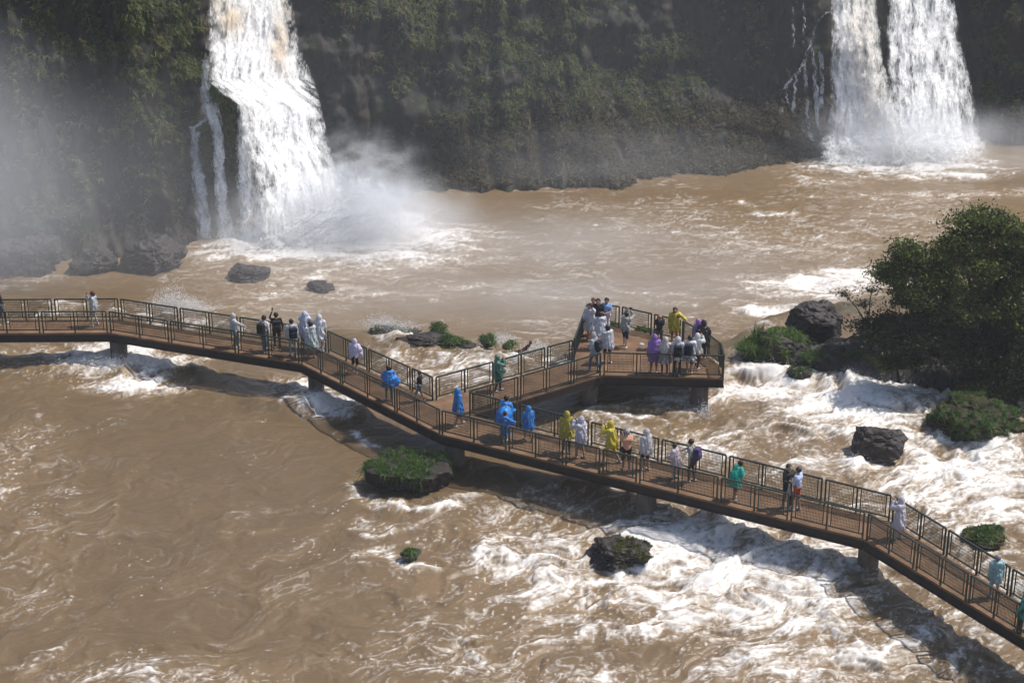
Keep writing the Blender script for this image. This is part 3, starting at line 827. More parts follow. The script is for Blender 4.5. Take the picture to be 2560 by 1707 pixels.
column([(222, 585, 8), (236, 582, 19), (300, 578, 21), (420, 577, 18), (560, 578, 14), (616, 578, 14)], yt - 1.1, 'tall dark mossy column with a rounded head in the left waterfall', 3)
column([(212, 540, 7), (226, 541, 14), (262, 548, 12), (300, 556, 10)], yt - 1.2, 'small mossy knob at the top left of the columns in the waterfall', 5)
column([(300, 524, 6), (330, 520, 17), (440, 516, 20), (560, 522, 18), (622, 525, 18)], yt - 1.2, 'leftmost mossy column between thin water strands', 7)

# the double fall on the right
yr = at(2200, 395, POOL)[1]
for lab, rows, sd, dens, silt in [
    ('thick cream white column of falling water beside a dark gap', [(-200, 2085, 2180), (0, 2078, 2192), (150, 2076, 2208), (260, 2074, 2236), (370, 2066, 2280), (410, 2056, 2300)], 101, 1.0, [(2150, 120, 40, 160, .33), (2175, 260, 24, 90, .35)]),
    ('broad veil of white falling water at the far right of the gorge', [(-200, 2222, 2370), (0, 2218, 2384), (120, 2216, 2408), (240, 2222, 2434), (340, 2226, 2452), (410, 2226, 2476)], 131, .85, None)]:
    w2 = tag(empty('waterfall', at(rows[-1][1] / 2 + rows[-1][2] / 2, 405, POOL)), lab, 'waterfall')
    curtain(w2, 'water_curtain', rows, yr + 2.2, yr + 1.0, dens, sd, silt=silt, breakup=.45 if silt else .6, amp=.05, bulge=0, tilt=.75, edge=.22, lumps=1200, lsize=.03)
    curtain(w2, 'water_curtain', rows, yr + 1.9, yr + .6, .28, sd + 7, silt=silt, breakup=.85, amp=.06, bulge=0, tilt=.75)
    curtain(w2, 'splash_plume', [(318, rows[-1][1] + 20, rows[-1][2] - 40), (350, rows[-1][1] - 10, rows[-1][2]), (412, rows[-1][1] - 10, rows[-1][2] + 10)], yr + .4, yr - 1.2, .6, sd + 17, nx=90, ny=60, amp=.25, bulge=.3, tilt=.5, breakup=.6, lumps=500, lsize=.04, edge=.35)
wc = tag(empty('waterfall', at(2020, 385, POOL)), 'thin lacy cascade trickling down dark rock left of the thick column', 'waterfall')
for k, (pts, w, dn) in enumerate([([(2072, 30), (2050, 50), (2035, 90), (2018, 130), (2010, 160)], 12, .34), ([(2012, 150), (1998, 180), (1975, 205), (1960, 215)], 12, .34), ([(1964, 212), (1968, 250), (1972, 262)], 9, .35), ([(1990, 190), (1984, 260), (1982, 300)], 9, .42),
                                  ([(2030, 120), (2036, 180), (2040, 250), (2046, 330)], 13, .4), ([(2050, 130), (2056, 200), (2052, 270)], 11, .35), ([(2010, 150), (2016, 230), (2020, 300), (2030, 350)], 10, .36), ([(1975, 262), (2010, 256), (2050, 250)], 10, .1),
                                  ([(1982, 10), (1983, 120)], 7, .12), ([(2010, 8), (2009, 110)], 7, .14), ([(2005, 270), (2008, 330)], 8, .3), ([(2020, 330), (2032, 352)], 12, .5), ([(1955, 268), (1953, 282)], 8, .3)]):
    strand(wc, pts, yr + 1.0, yr + .4, w, dn, 201 + k * 3)

# ------------------------------------------------------------------ rocks, grass, islet
M_OLIVE = surf('olive_moss_tufts', (.11, .115, .035), (.05, .055, .02), .7, 3, .2, translucent=.2)


def rock_mesh(size, seed, rough=.28, sub=4, flat=.0, block=0.0):
    bm = bmesh.new(); bmesh.ops.create_icosphere(bm, subdivisions=sub, radius=1.0)
    P = np.array([v.co[:] for v in bm.verts]); T = np.array([[v.index for v in f.verts] for f in bm.faces]); bm.free()
    N = P.copy()
    if block: P = np.sign(P) * np.abs(P) ** (1 - block)
    rr = np.random.default_rng(seed + 100)
    K = rr.normal(size=(26, 3)); K /= np.linalg.norm(K, axis=1)[:, None]; dk = rr.uniform(.72, 1.05, 26)
    dd = N @ K.T
    cut = np.min(np.where(dd > .05, dk / np.maximum(dd, .05), 9.), axis=1)      # broken faces
    rad = np.minimum(cut, 1.15)
    n = fbm3(N * 1.1, 3, seed) * rough * .9 + fbm3(N * 3.3, 3, seed + 9) * rough * .6 + fbm3(N * 9., 2, seed + 15) * rough * .28
    P = P * rad[:, None] + N * n[:, None]
    if flat: P[:, 2] = np.where(P[:, 2] > flat, flat + (P[:, 2] - flat) * .3, P[:, 2])
    return P * np.asarray(size), T


def tuft(parent, C, n, length, width, mat, spread=.55, droop=.9, up=(0, 0, 1), name='grass', seed=1):
    r = np.random.default_rng(seed)
    C = np.asarray(C, float)
    D = np.broadcast_to(np.asarray(up, float), C.shape)
    V, T, _ = blades(C, D, n, length, width, spread, droop, r)
    o = mesh_obj(name, V, T, mat, parent, smooth=False)
    o['kind'] = 'stuff'
    return o


def on_top(V, T, n, r, zmin, umin=.35, xr=None):
    a, b, c = V[T[:, 0]], V[T[:, 1]], V[T[:, 2]]
    N = np.cross(b - a, c - a); A = np.linalg.norm(N, axis=1); N = N / (A[:, None] + 1e-9); M = (a + b + c) / 3
    ok = (N[:, 2] > umin) & (M[:, 2] > zmin)
    if xr is not None: ok &= xr(M)
    w = A * ok
    if w.sum() == 0: return np.zeros((0, 3))
    i = r.choice(len(T), n, p=w / w.sum())
    q = r.dirichlet((1, 1, 1), n)
    return a[i] * q[:, :1] + b[i] * q[:, 1:2] + c[i] * q[:, 2:]


def boulder(u, v, wpx, hpx, depth, label, seed, z=0.0, mat=None, grass=0, gmat=None, glen=.3, group=None, rough=.28, block=.0, xr=None, name='river_rock', sink=.35, gn=26, cat='rock', droop=.9, spread=.55, flat=0.0):
    """u, v: waterline at the middle of the rock's foot; wpx, hpx: its size in the photo"""
    c = at(u, v, z); k = ppm(c); sx = wpx / 2 / k; vis = hpx / k / math.cos(math.radians(22))
    sz = vis / (2 - sink * 2) * 1.0
    V, T = rock_mesh((sx, depth / 2, sz), seed, rough, 5 if wpx > 90 else 4, flat, block)
    V[:, 2] += sz * (1 - 2 * sink) - .05
    root = tag(empty(name, c + np.array([0, depth / 2, 0])), label, cat, group)
    mesh_obj('stone', V, T, mat or M_ROCK, root, smooth=False)
    if grass:
        r = np.random.default_rng(seed)
        C = on_top(V, T, grass, r, .05 if not callable(xr) else -.2, .25, xr)
        if len(C): tuft(root, C, gn, glen, .026, gmat or M_GRASS, spread=spread, droop=droop, seed=seed)
    return root


boulder(1028, 1230, 212, 62, 2.6, 'flat dark rock topped with long green grass below the walkway junction', 3, grass=110, glen=.46, rough=.2, block=.35, sink=.30, xr=lambda M: (M[:, 0] < .9) | (M[:, 1] > .2), gn=60, flat=.45, spread=.85, droop=1.2)
boulder(1024, 1392, 50, 6, .7, 'small green grass tuft barely breaking the rapids below the grassy flat rock', 5, grass=16, glen=.42, name='grass_tuft', cat='grass tuft', gn=44, spread=.75)
boulder(1556, 1416, 142, 34, 2.0, 'ragged black rock with yellowish moss awash in foam, lower middle', 8, grass=70, glen=.26, gmat=M_OLIVE, rough=.46, sink=.34, block=.2, xr=lambda M: M[:, 0] > -.25, gn=34)
boulder(2198, 1146, 128, 62, 1.7, 'bare dark angular boulder in white water right of the walkway', 11, rough=.24, block=.3, sink=.3)
boulder(2452, 1098, 230, 66, 3.4, 'broad brown mound with tufts of grass in the rapids at the right', 14, mat=M_MOSS, grass=90, glen=.45, rough=.46, sink=.38, gn=60, spread=.8, droop=1.2)
boulder(2476, 1366, 110, 15, 1.8, 'half drowned mossy rock near the right end of the far railing', 17, mat=M_MOSS, grass=60, glen=.3, rough=.25, sink=.44, gn=30, spread=.95, droop=1.3)
boulder(2001, 948, 70, 26, .8, 'low green tuft on a wet stone below the islet', 19, grass=20, glen=.4, name='grass_tuft', cat='grass tuft', gn=30)
boulder(616, 710, 102, 32, 2.2, 'long dark boulder in the brown pool below the left waterfall', 23, z=POOL, rough=.3, block=.25, sink=.3)
boulder(800, 735, 66, 22, 1.5, 'small dark boulder ringed with foam right of the long boulder in the pool', 26, z=POOL, rough=.34, sink=.35)
boulder(2050, 392, 62, 46, 2.4, 'rounded mossy rock at the foot of the cascade, beside the thick fall', 29, z=POOL, mat=M_MOSS, rough=.25, sink=.25)
boulder(2085, 398, 34, 26, 1.2, 'small wedge of wet rock against the foam of the thick fall', 30, z=POOL, rough=.3)
boulder(370, 690, 150, 70, 4.0, 'broad hazy rock at the foot of the wall behind the left walkway span', 33, z=POOL, rough=.35, sink=.3)
boulder(230, 690, 120, 52, 3.0, 'low hazy rock between foam threads at the foot of the left wall', 35, z=POOL, rough=.35, sink=.3)
boulder(60, 700, 170, 84, 4.0, 'dark mist-veiled rock at the left edge with foam running over it', 37, z=POOL, rough=.35, sink=.3)
boulder(1050, 868, 150, 22, 1.4, 'dark lip rock with grass humps on the brink behind the walkway', 41, z=.05, grass=0, rough=.3, sink=.4)
boulder(985, 842, 130, 14, 1.2, 'low wet slab with short grass at the brink, left of the grass humps', 43, z=.05, grass=30, glen=.26, rough=.25, sink=.4)
for k, (u, v, w, hh, lab, n, gl) in enumerate([(1093, 838, 40, 30, 'tallest round green grass clump on the brink behind the walkway', 26, .5), (1122, 862, 56, 26, 'leaning green grass clump spilling right of the tallest clump', 30, .45), (1221, 862, 40, 26, 'round green grass clump alone on the brink left of the branch walkway', 22, .48),
                                             (1170, 868, 44, 10, 'thin low grass between the brink clumps', 10, .3), (1268, 872, 30, 14, 'sparse bent grass stalks at the end of the brink rocks', 9, .42), (1440, 866, 22, 20, 'small grass tuft peeping out beside the platform corner railing', 8, .4)]):
    boulder(u, v, w, hh * .5, .7, lab, 51 + k, z=.1, grass=max(4, n // 3), glen=gl * 1.25, rough=.25, name='grass_clump', cat='grass clump', gn=80, droop=1.1, spread=.75, sink=.42, gmat=M_GRASS)
for k, (u, v, n, lab) in enumerate([(1535, 822, 16, 'short bright grass behind the back railing, left of the standing photographer'), (1612, 838, 18, 'bright grass fringe behind the back railing near the person in yellow')]):
    boulder(u, v, 60, 8, .9, lab, 61 + k, z=.35, grass=n, glen=.3, gmat=M_GRASSY, name='grass_tuft', cat='grass tuft', gn=26)

# drift wood on the brink
dw = tag(empty('driftwood', at(1318, 878, .3)), 'reddish brown snag of driftwood sticking up at the brink', 'driftwood')
mb = MB()
p0 = at(1318, 878, .3)
mb.tube([(-.45, 0, -.1), (-.1, .05, .12), (.1, 0, .32), (.16, 0, .55)], [.07, .1, .09, .05], 7)
mb.tube([(.05, 0, .28), (.2, .05, .42), (.22, .05, .56)], [.05, .04, .03], 6)
mb.tube([(-.6, -.05, .02), (-.3, 0, .06), (0, 0, .1)], [.04, .06, .06], 6)
mb.build('snag', surf('drift_wood', (.13, .06, .04), (.06, .03, .022), .8, 8), dw)

# islet on the right
def make_islet():
    c = at(2400, 900, .2)
    n = 150
    gx = np.linspace(-10.5, 9, n); gy = np.linspace(-4.5, 6.5, 90)
    X, Y = np.meshgrid(gx, gy, indexing='ij')
    d = np.hypot((X - .3) / 7.6, (Y - .6) / 3.4) + .25 * fbm2(X / 2.2, Y / 2.2, 3, off=7.)
    d2 = np.hypot((X + 6.6) / 2.0, (Y - .2) / 1.1) + .2 * fbm2(X / 1.2, Y / 1.2, 3, off=9.)
    h = np.maximum(1.9 * (1 - d ** 2), 1.0 * (1 - d2 ** 2))
    h = np.maximum(h, -1.2) + .35 * fbm2(X / .9, Y / .9, 4, off=4.) + .2 * np.round(fbm2(X / 1.3, Y / 1.3, 2, off=6.) * 4) / 4 - .1
    P = np.stack([X + c[0], Y + c[1], h], -1)
    idx = np.arange(P.shape[0] * P.shape[1]).reshape(P.shape[:2])
    Q = np.stack([idx[:-1, :-1], idx[1:, :-1], idx[1:, 1:], idx[:-1, 1:]], -1).reshape(-1, 4)
    o = mesh_obj('islet_ground', P.reshape(-1, 3), Q, M_ROCK, smooth=False)
    tag(o, 'dark rocky islet under the trees at the right', kind='structure')
    def hz(x, y):
        i = int(np.clip((x - c[0] - gx[0]) / (gx[1] - gx[0]), 0, n - 1)); j = int(np.clip((y - c[1] - gy[0]) / (gy[1] - gy[0]), 0, 89))
        return float(h[i, j])
    return hz, c


islet_z, ISC = make_islet()
M_BARK = surf('tree_bark', (.05, .04, .032), (.02, .017, .015), .9, 6, .1)
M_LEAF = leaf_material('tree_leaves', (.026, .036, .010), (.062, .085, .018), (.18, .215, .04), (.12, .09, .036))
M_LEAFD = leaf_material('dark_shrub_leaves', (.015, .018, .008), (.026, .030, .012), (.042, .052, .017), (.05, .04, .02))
M_TWIG = surf('bare_twigs', (.05, .038, .03), (.03, .024, .02), .9, 6, .1)


def branch_tree(base, lobes, label, seed, r0=.16, nleaf=9000, leaf=.085, mat=M_LEAF, cat='tree', name='broadleaf_tree', group=None, twigs=26, shell=.55):
    """lobes: (x, y, z, rx, ry, rz) of the crown, relative to the base"""
    r = np.random.default_rng(seed)
    root = tag(empty(name, base), label, cat, group)
    mb = MB(); LP = []; LD = []
    lobes = np.array(lobes, float)
    fork = np.array([.15 * r.normal(), .15 * r.normal(), lobes[:, 2].min() * .35])
    mb.tube([(0, 0, -.5), fork * .5 + r.normal(size=3) * .05, fork], [r0 * 1.2, r0, r0 * .85], 8)
    vol = lobes[:, 3] * lobes[:, 4] * lobes[:, 5]
    for L, vf in zip(lobes, vol / vol.sum()):
        c = L[:3]; R = L[3:]
        mid = (fork + c) / 2 + r.normal(size=3) * .2
        mb.tube([fork, mid, c], [r0 * .7, r0 * .45, r0 * .25], 6)
        for k in range(twigs):
            d = r.normal(size=3); d /= np.linalg.norm(d); d[2] = abs(d[2]) * .8 + d[2] * .2
            e = c + d * R * r.uniform(.75, 1.12)
            m = c + d * R * .4 + r.normal(size=3) * R * .12
            s = mid + (c - mid) * r.uniform(.3, 1)
            mb.tube([s, m, e], [r0 * .16, r0 * .09, r0 * .03], 4, cap=False)
            LP.append(e); LP.append(m * .45 + e * .55)
            n = max(4, int(nleaf * vf / twigs))
            # leaf sprays round the twig
            t = r.uniform(.15, 1.05, n)[:, None]
            q = s * (1 - t) ** 2 + 2 * t * (1 - t) * m + t * t * e
            q = q + r.normal(size=(n, 3)) * R * np.array([.16, .16, .13]) * (.5 + t)
            LD.append(q)
    C = np.concatenate(LD)
    n = len(C)
    # clump: pull leaves towards spray centres so gaps open
    cell = fbm3(C * 1.5, 2, seed); C = C[(cell > -.16) | (r.random(n) < .25)]; n = len(C)
    a = r.normal(size=(n, 3)); a /= np.linalg.norm(a, axis=1)[:, None]
    b = np.cross(a, r.normal(size=(n, 3))); b /= np.linalg.norm(b, axis=1)[:, None]
    s = (leaf * r.uniform(.6, 1.4, n))[:, None]
    V = np.stack([C - a * s, C + b * s * .45, C + a * s, C - b * s * .45], 1).reshape(-1, 3)
    Q = np.arange(n * 4).reshape(-1, 4)
    mb.build('trunk', M_BARK, root, smooth=True)
    o = mesh_obj('crown', V, Q, mat, root, smooth=False)
    hgt = (C[:, 2] - C[:, 2].min()) / (np.ptp(C[:, 2]) + 1e-6)
    t = np.clip(.12 + .5 * r.random(n) + .5 * fbm3(C * 1.1, 2, seed + 3), 0, .8)
    t = np.where(r.random(n) < .05, .97, t)
    set_attr(o.data, 'tint', np.repeat(t, 4))
    return root


def lobe_px(base, lst, dy=0.0):
    out = []
    for (u, v, ru, rv, oy) in lst:
        P = aty(u, v, base[1] + oy + dy); k = ppm(P)
        out.append((P[0] - base[0], P[1] - base[1], P[2] - base[2], ru / k, (ru / k) * .8, rv / k))
    return out


def islet_pt(u, v):
    P = at(u, v, 1.0)
    for _ in range(4):
        P = at(u, v, max(.0, islet_z(P[0], P[1])))
    return P


bA = islet_pt(2330, 880)
branch_tree(bA, lobe_px(bA, [(2270, 640, 60, 38, .2), (2230, 690, 55, 40, -.2), (2330, 690, 60, 45, .3), (2280, 750, 70, 45, -.3), (2370, 640, 50, 35, .4), (2290, 820, 60, 40, -.3), (2370, 720, 55, 45, 0), (2360, 800, 60, 45, -.2)]), 'round dark green tree on the islet, left of the taller one', 5, nleaf=52000, twigs=40)
bB = islet_pt(2470, 900)
branch_tree(bB, lobe_px(bB, [(2450, 560, 80, 40, .2), (2520, 600, 70, 50, 0), (2400, 610, 60, 40, -.2), (2450, 660, 80, 50, -.3), (2530, 700, 70, 55, .2), (2590, 640, 60, 60, .3), (2480, 770, 80, 55, -.4), (2570, 800, 60, 60, -.2)]), 'tallest bushy tree on the islet, cut by the right edge', 9, nleaf=80000, r0=.2, twigs=40)
bC = islet_pt(2150, 830)
branch_tree(bC, lobe_px(bC, [(2110, 735, 40, 18, 0), (2150, 760, 45, 22, .1), (2180, 725, 40, 22, .2)]), 'thin half bare bush leaning over the big rock', 13, nleaf=800, r0=.06, leaf=.06, twigs=22, mat=M_LEAFD, name='bush', cat='bush')
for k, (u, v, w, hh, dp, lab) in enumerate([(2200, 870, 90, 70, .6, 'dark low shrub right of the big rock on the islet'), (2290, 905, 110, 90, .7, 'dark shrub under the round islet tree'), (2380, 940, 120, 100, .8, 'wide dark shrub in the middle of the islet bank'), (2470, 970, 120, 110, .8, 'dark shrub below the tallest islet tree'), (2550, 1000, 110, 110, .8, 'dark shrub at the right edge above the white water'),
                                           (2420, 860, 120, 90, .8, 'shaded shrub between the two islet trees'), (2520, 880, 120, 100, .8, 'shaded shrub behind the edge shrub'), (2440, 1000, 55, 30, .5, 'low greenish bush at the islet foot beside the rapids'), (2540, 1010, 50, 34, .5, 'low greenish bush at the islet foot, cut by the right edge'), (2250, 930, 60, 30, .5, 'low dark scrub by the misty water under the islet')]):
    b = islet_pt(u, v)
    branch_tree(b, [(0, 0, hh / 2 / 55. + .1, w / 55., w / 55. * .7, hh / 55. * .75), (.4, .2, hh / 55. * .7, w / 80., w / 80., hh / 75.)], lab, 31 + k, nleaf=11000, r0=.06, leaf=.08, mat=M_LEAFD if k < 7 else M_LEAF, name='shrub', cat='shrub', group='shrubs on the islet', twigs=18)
boulder(2048, 862, 150, 92, 2.4, 'big dark pointed rock at the upstream tip of the islet', 71, z=.2, rough=.26, block=.2, sink=.2)
boulder(1945, 905, 180, 58, 2.0, 'dark ledge rock carrying bright grass at the left end of the islet', 73, z=.1, grass=50, glen=.7, gmat=M_GRASSY, rough=.26, sink=.3, gn=60, spread=.7)
for k, (u, v, n, lab) in enumerate([(1880, 880, 30, 'thick bright grass clump nearest the platform, on the ledge rock'), (1960, 850, 18, 'bright grass clump between the ledge rock and the big rock'), (2030, 908, 16, 'grey green grass tuft hanging over the water below the big rock'), (2155, 905, 14, 'lone grass tuft on the dark bank in the mist under the islet'), (2072, 898, 8, 'small pale grass tuft beside the little spill between the islet rocks')]):
    boulder(u, v, 70, 10, .9, lab, 81 + k, z=.45, grass=max(5, n // 2), glen=.7, gmat=M_GRASSY if k < 2 else M_GRASS, name='grass_clump', cat='grass clump', gn=80, spread=.7)
tw = tag(empty('dead_stem', at(1890, 850, .8)), 'pair of thin bare stems above the bright grass clump', 'dead stems')
for dx, hh in ((-.1, 1.0), (.32, .95)):
    mb = MB(); mb.tube([(dx, 0, -.6), (dx - .02, 0, hh * .5), (dx + .03, 0, hh)], [.022, .018, .008], 5); mb.tube([(dx, 0, hh * .5), (dx + .07, 0, hh * .8)], [.01, .006], 4); mb.build('stem', M_TWIG, tw)
# ------------------------------------------------------------------ the walkway
NEAR = [(-330, 836), (273, 832), (751, 908), (1101, 1085), (2161, 1347), (2760, 1716)]
FAR_L = [(-330, 803), (303, 799), (820, 880), (1086, 1001)]
FAR_R = [(1172, 1037), (2228, 1303), (2800, 1660)]
PLAT = [(1505, 938), (1810, 946), (1803, 916), (1768, 888), (1704, 855), (1632, 838), (1552, 819), (1466, 811), (1433, 904)]
nN = [at(*p) for p in NEAR]; nL = [at(*p) for p in FAR_L]; nR = [at(*p) for p in FAR_R]; nP = [at(*p) for p in PLAT]
walk = tag(empty('walkway', at(1620, 1262, 0)), 'raised steel walkway zigzagging over the rapids with a lookout platform branching off', 'walkway')


def deck(poly):
    mb = MB(); mb.prism([p[:2] for p in poly][::1], DECK - .09, DECK)
    return mb.build('deck', M_DECKM, walk, world=True)


def shoelace(p): return sum(p[i][0] * p[(i + 1) % len(p)][1] - p[(i + 1) % len(p)][0] * p[i][1] for i in range(len(p)))


def ccw(p): return p if shoelace(p) > 0 else p[::-1]


for poly in ([nN[0], nN[1], nL[1], nL[0]], [nN[1], nN[2], nL[2], nL[1]], [nN[2], nN[3], nL[3], nL[2]], [nN[3], nR[0], nL[3]], [nN[3], nN[4], nR[1], nR[0]], [nN[4], nN[5], nR[2], nR[1]], [nL[3], nR[0], nP[0], nP[8]], nP):
    deck(ccw(poly))


def beam(a, b, inset, h=.34, z=DECK - .095, w=.12, name='edge_beam'):
    a = np.array(a); b = np.array(b)
    d = (b - a); d[2] = 0; d /= np.linalg.norm(d); n = np.array([-d[1], d[0], 0]) * inset
    mb = MB(); mb.bar(a + n + d * .02 + [0, 0, z - h / 2 - DECK], b + n - d * .02 + [0, 0, z - h / 2 - DECK], w, h)
    mb.bar(a + n + d * .02 + [0, 0, z - h - DECK - .012], b + n - d * .02 + [0, 0, z - h - DECK - .012], w * 1.7, .02)
    return mb.build(name, M_BEAM, walk, world=True)


for a, b in zip(nN[:-1], nN[1:]): beam(a, b, .07)
for ch in (nL, nR):
    for a, b in zip(ch[:-1], ch[1:]): beam(a, b, -.07)
beam(nL[3], nP[8], -.07); beam(nR[0], nP[0], .07)
for i in range(len(nP) - 1): beam(nP[i], nP[i + 1], .07)
# cross members under the deck
for A, B, C, D, n in ((nN[1], nN[2], nL[1], nL[2], 6), (nN[2], nN[3], nL[2], nL[3], 6), (nN[3], nN[4], nR[0], nR[1], 10), (nN[4], nN[5], nR[1], nR[2], 6), (nN[0], nN[1], nL[0], nL[1], 6), (nL[3], nP[8], nR[0], nP[0], 6)):
    for k in range(1, n):
        t = k / n; p = A + (B - A) * t; q = C + (D - C) * t
        mb = MB(); e = (q - p) / np.linalg.norm(q - p)
        mb.bar(p + e * .14 + [0, 0, -.2], q - e * .14 + [0, 0, -.2], .1, .16); mb.build('cross_beam', M_BEAM, walk, world=True)

# pillars
for (u, v, rpx, c) in [(290, 870, 21.5, None), (783, 950, 20, None), (1136, 1140, 24.5, None), (1619, 1245, 25.5, None), (2191, 1400, 26.5, None), (1742, 990, 22.5, None), (1462, 960, 22.5, None)]:
    # foot directly under the deck's middle at that place
    if u == 1742: P = (nP[1] + nP[2] * 0 + nP[0] * .22 + nP[1] * .0) / 1.22 + np.array([0, .75, 0])
    elif u == 1462: P = (nP[0] + nP[8]) / 2 + np.array([.1, -.05, 0])
    else:
        best = None
        for s in np.linspace(-.5, 40, 1):
            pass
        segs = [(nN[i], nN[i + 1]) for i in range(5)]
        lo = None
        for a, b in segs:
            for t in np.linspace(0, 1, 200):
                p = a + (b - a) * t
                q = p - CAM; uu = 1280 + FOC * q[0] / (q @ FWD)
                if lo is None or abs(uu - u) < lo[0]: lo = (abs(uu - u), p, (b - a))
        d = lo[2] / np.linalg.norm(lo[2]); nrm = np.array([-d[1], d[0], 0])
        P = lo[1] + nrm * .9
        # keep the column in its picture column after stepping to the deck's middle
        q = P - CAM; uu = 1280 + FOC * q[0] / (q @ FWD)
        P = P - d * ((uu - u) / ppm(P)) / max(d[0], .3)
    r = rpx / ppm(P)
    mb = MB()
    prof = [(-3.0, r * 1.02), (-.6, r * 1.01), (.4, r), (DECK - .47, r)]
    mb.tube([(P[0], P[1], z) for z, _ in prof], [q for _, q in prof], 28)
    mb.build('pillar', M_CONC, walk, smooth=True, world=True)
    mb = MB(); mb.prism([(P[0] + math.cos(t) * r * 1.08, P[1] + math.sin(t) * r * 1.08) for t in np.linspace(0, 2 * math.pi, 24, endpoint=False)], DECK - .47, DECK - .30)
    mb.build('pillar_cap', M_BEAM, walk, world=True)

# railings: posts and mesh panels; u of every post along the line, 'p' = pair of posts with a gap, 's' = single post
RAIL = 1.1
def on_line(P, Q, u):
    """where the line P-Q crosses the picture column u"""
    lo, hi = 0.0, 1.0
    f = lambda t: 1280 + FOC * (P + (Q - P) * t)[0] / ((P + (Q - P) * t - CAM) @ FWD)
    s = 1 if f(1) > f(0) else -1
    for _ in range(40):
        m = (lo + hi) / 2
        if (f(m) - u) * s < 0: lo = m
        else: hi = m
    return (lo + hi) / 2


def post(p, d):
    mb = MB(); mb.bar(p + [0, 0, -.13], p + [0, 0, RAIL - .012], .055, .06, up=d)
    mb.build('post', M_STEEL, walk, world=True)


def panel(p, q):
    d = q - p; L = np.linalg.norm(d); d = d / L
    if L < .25: return
    o = np.array([0, 0, 1.0])
    mb = MB()
    mb.bar(p + o * (RAIL), q + o * (RAIL), .065, .055)
    mb.bar(p + o * .17 + d * .03, q + o * .17 - d * .03, .04, .045)
    g = min(.16, L * .12)
    for e in (p + d * g, q - d * g):
        mb.bar(e + o * .193, e + o * (RAIL - .029), .035, .04, up=d)
    pn = mb.build('railing_panel', M_STEEL, walk, world=True)
    wb = MB(); a = p + d * (g + .02); b = q - d * (g + .02); W = np.linalg.norm(b - a)
    n = max(4, int(W / .058))
    for k in range(1, n):
        e = a + (b - a) * k / n
        wb.bar(e + o * .19, e + o * (RAIL - .03), .012, .012, up=d, caps=False)
    for k in range(1, 7):
        z = .19 + (RAIL - .22) * k / 7
        wb.bar(a + o * z, b + o * z, .010, .010, caps=False)
    wb.build('wire_mesh', M_WIRE, pn)


def rail(P, Q, marks, inset):
    """marks: list of (u, kind) strictly between the ends, the ends get a post each"""
    d = Q - P; L = np.linalg.norm(d); d = d / L
    n = np.array([-d[1], d[0], 0]) * inset
    A = P + n + d * .09; B = Q + n - d * .09
    ts = []
    for u, k in marks: ts.append((on_line(P, Q, u) * L, k))
    pos = [(.09, 's')] + [(t, k) for t, k in ts] + [(L - .09, 's')]
    for t, k in pos:
        if k == 's': post(P + n + d * t, d)
        else:
            post(P + n + d * (t - .085), d); post(P + n + d * (t + .085), d)
    for (t0, k0), (t1, k1) in zip(pos[:-1], pos[1:]):
        a = t0 + (.085 if k0 == 'p' else 0) + .001; b = t1 - (.085 if k1 == 'p' else 0) - .001
        panel(P + n + d * a, P + n + d * b)


def M(s):
    out = []
    for w in s.split(): out.append((float(w[:-1]), w[-1]))
    return out


IN = .03
rail(nN[0], nN[1], M('-260p -150s -62p 18s 104p 188s'), IN)
rail(nN[1], nN[2], M('349s 425p 508s 592p 672s'), IN)
rail(nN[2], nN[3], M('801s 853p 918s 989p 1041s'), IN)
rail(nN[3], nN[4], M('1184s 1268p 1338s 1410p 1502p 1594p 1694s 1796p 1884s 1972p 2065s'), IN)
rail(nN[4], nN[5], M('2220s 2285p 2349s 2416p 2482s 2545p 2620s'), IN)
rail(nL[0], nL[1], M('-260p -150s -30p 66s 137p 220s'), -IN)
rail(nL[1], nL[2], M('377s 451p 526s 600p 672s 744p'), -IN)
rail(nL[2], nL[3], M('867s 922p 975s 1030p'), -IN)
rail(nR[0], nR[1], M('1240s 1298p 1387s 1475p 1552s 1650p 1740s 1818p 1905s 1970p 2057p 2140s'), -IN)
rail(nR[1], nR[2], M('2300s 2364p 2442s 2523p 2620s'), -IN)
rail(nL[3], nP[8], M('1161s 1235p 1302s 1364p'), -IN)
rail(nR[0], nP[0], M('1227s 1299p 1367s 1432p'), IN)
rail(nP[0], nP[1], M('1591s 1682s'), IN)
rail(nP[1], nP[2], [], IN)
rail(nP[2], nP[3], [], IN)
rail(nP[3], nP[4], M('1735s'), IN)
rail(nP[4], nP[5], [], IN)
rail(nP[5], nP[6], [], IN)
rail(nP[6], nP[7], [], IN)
rail(nP[7], nP[8], M('1455s'), IN)
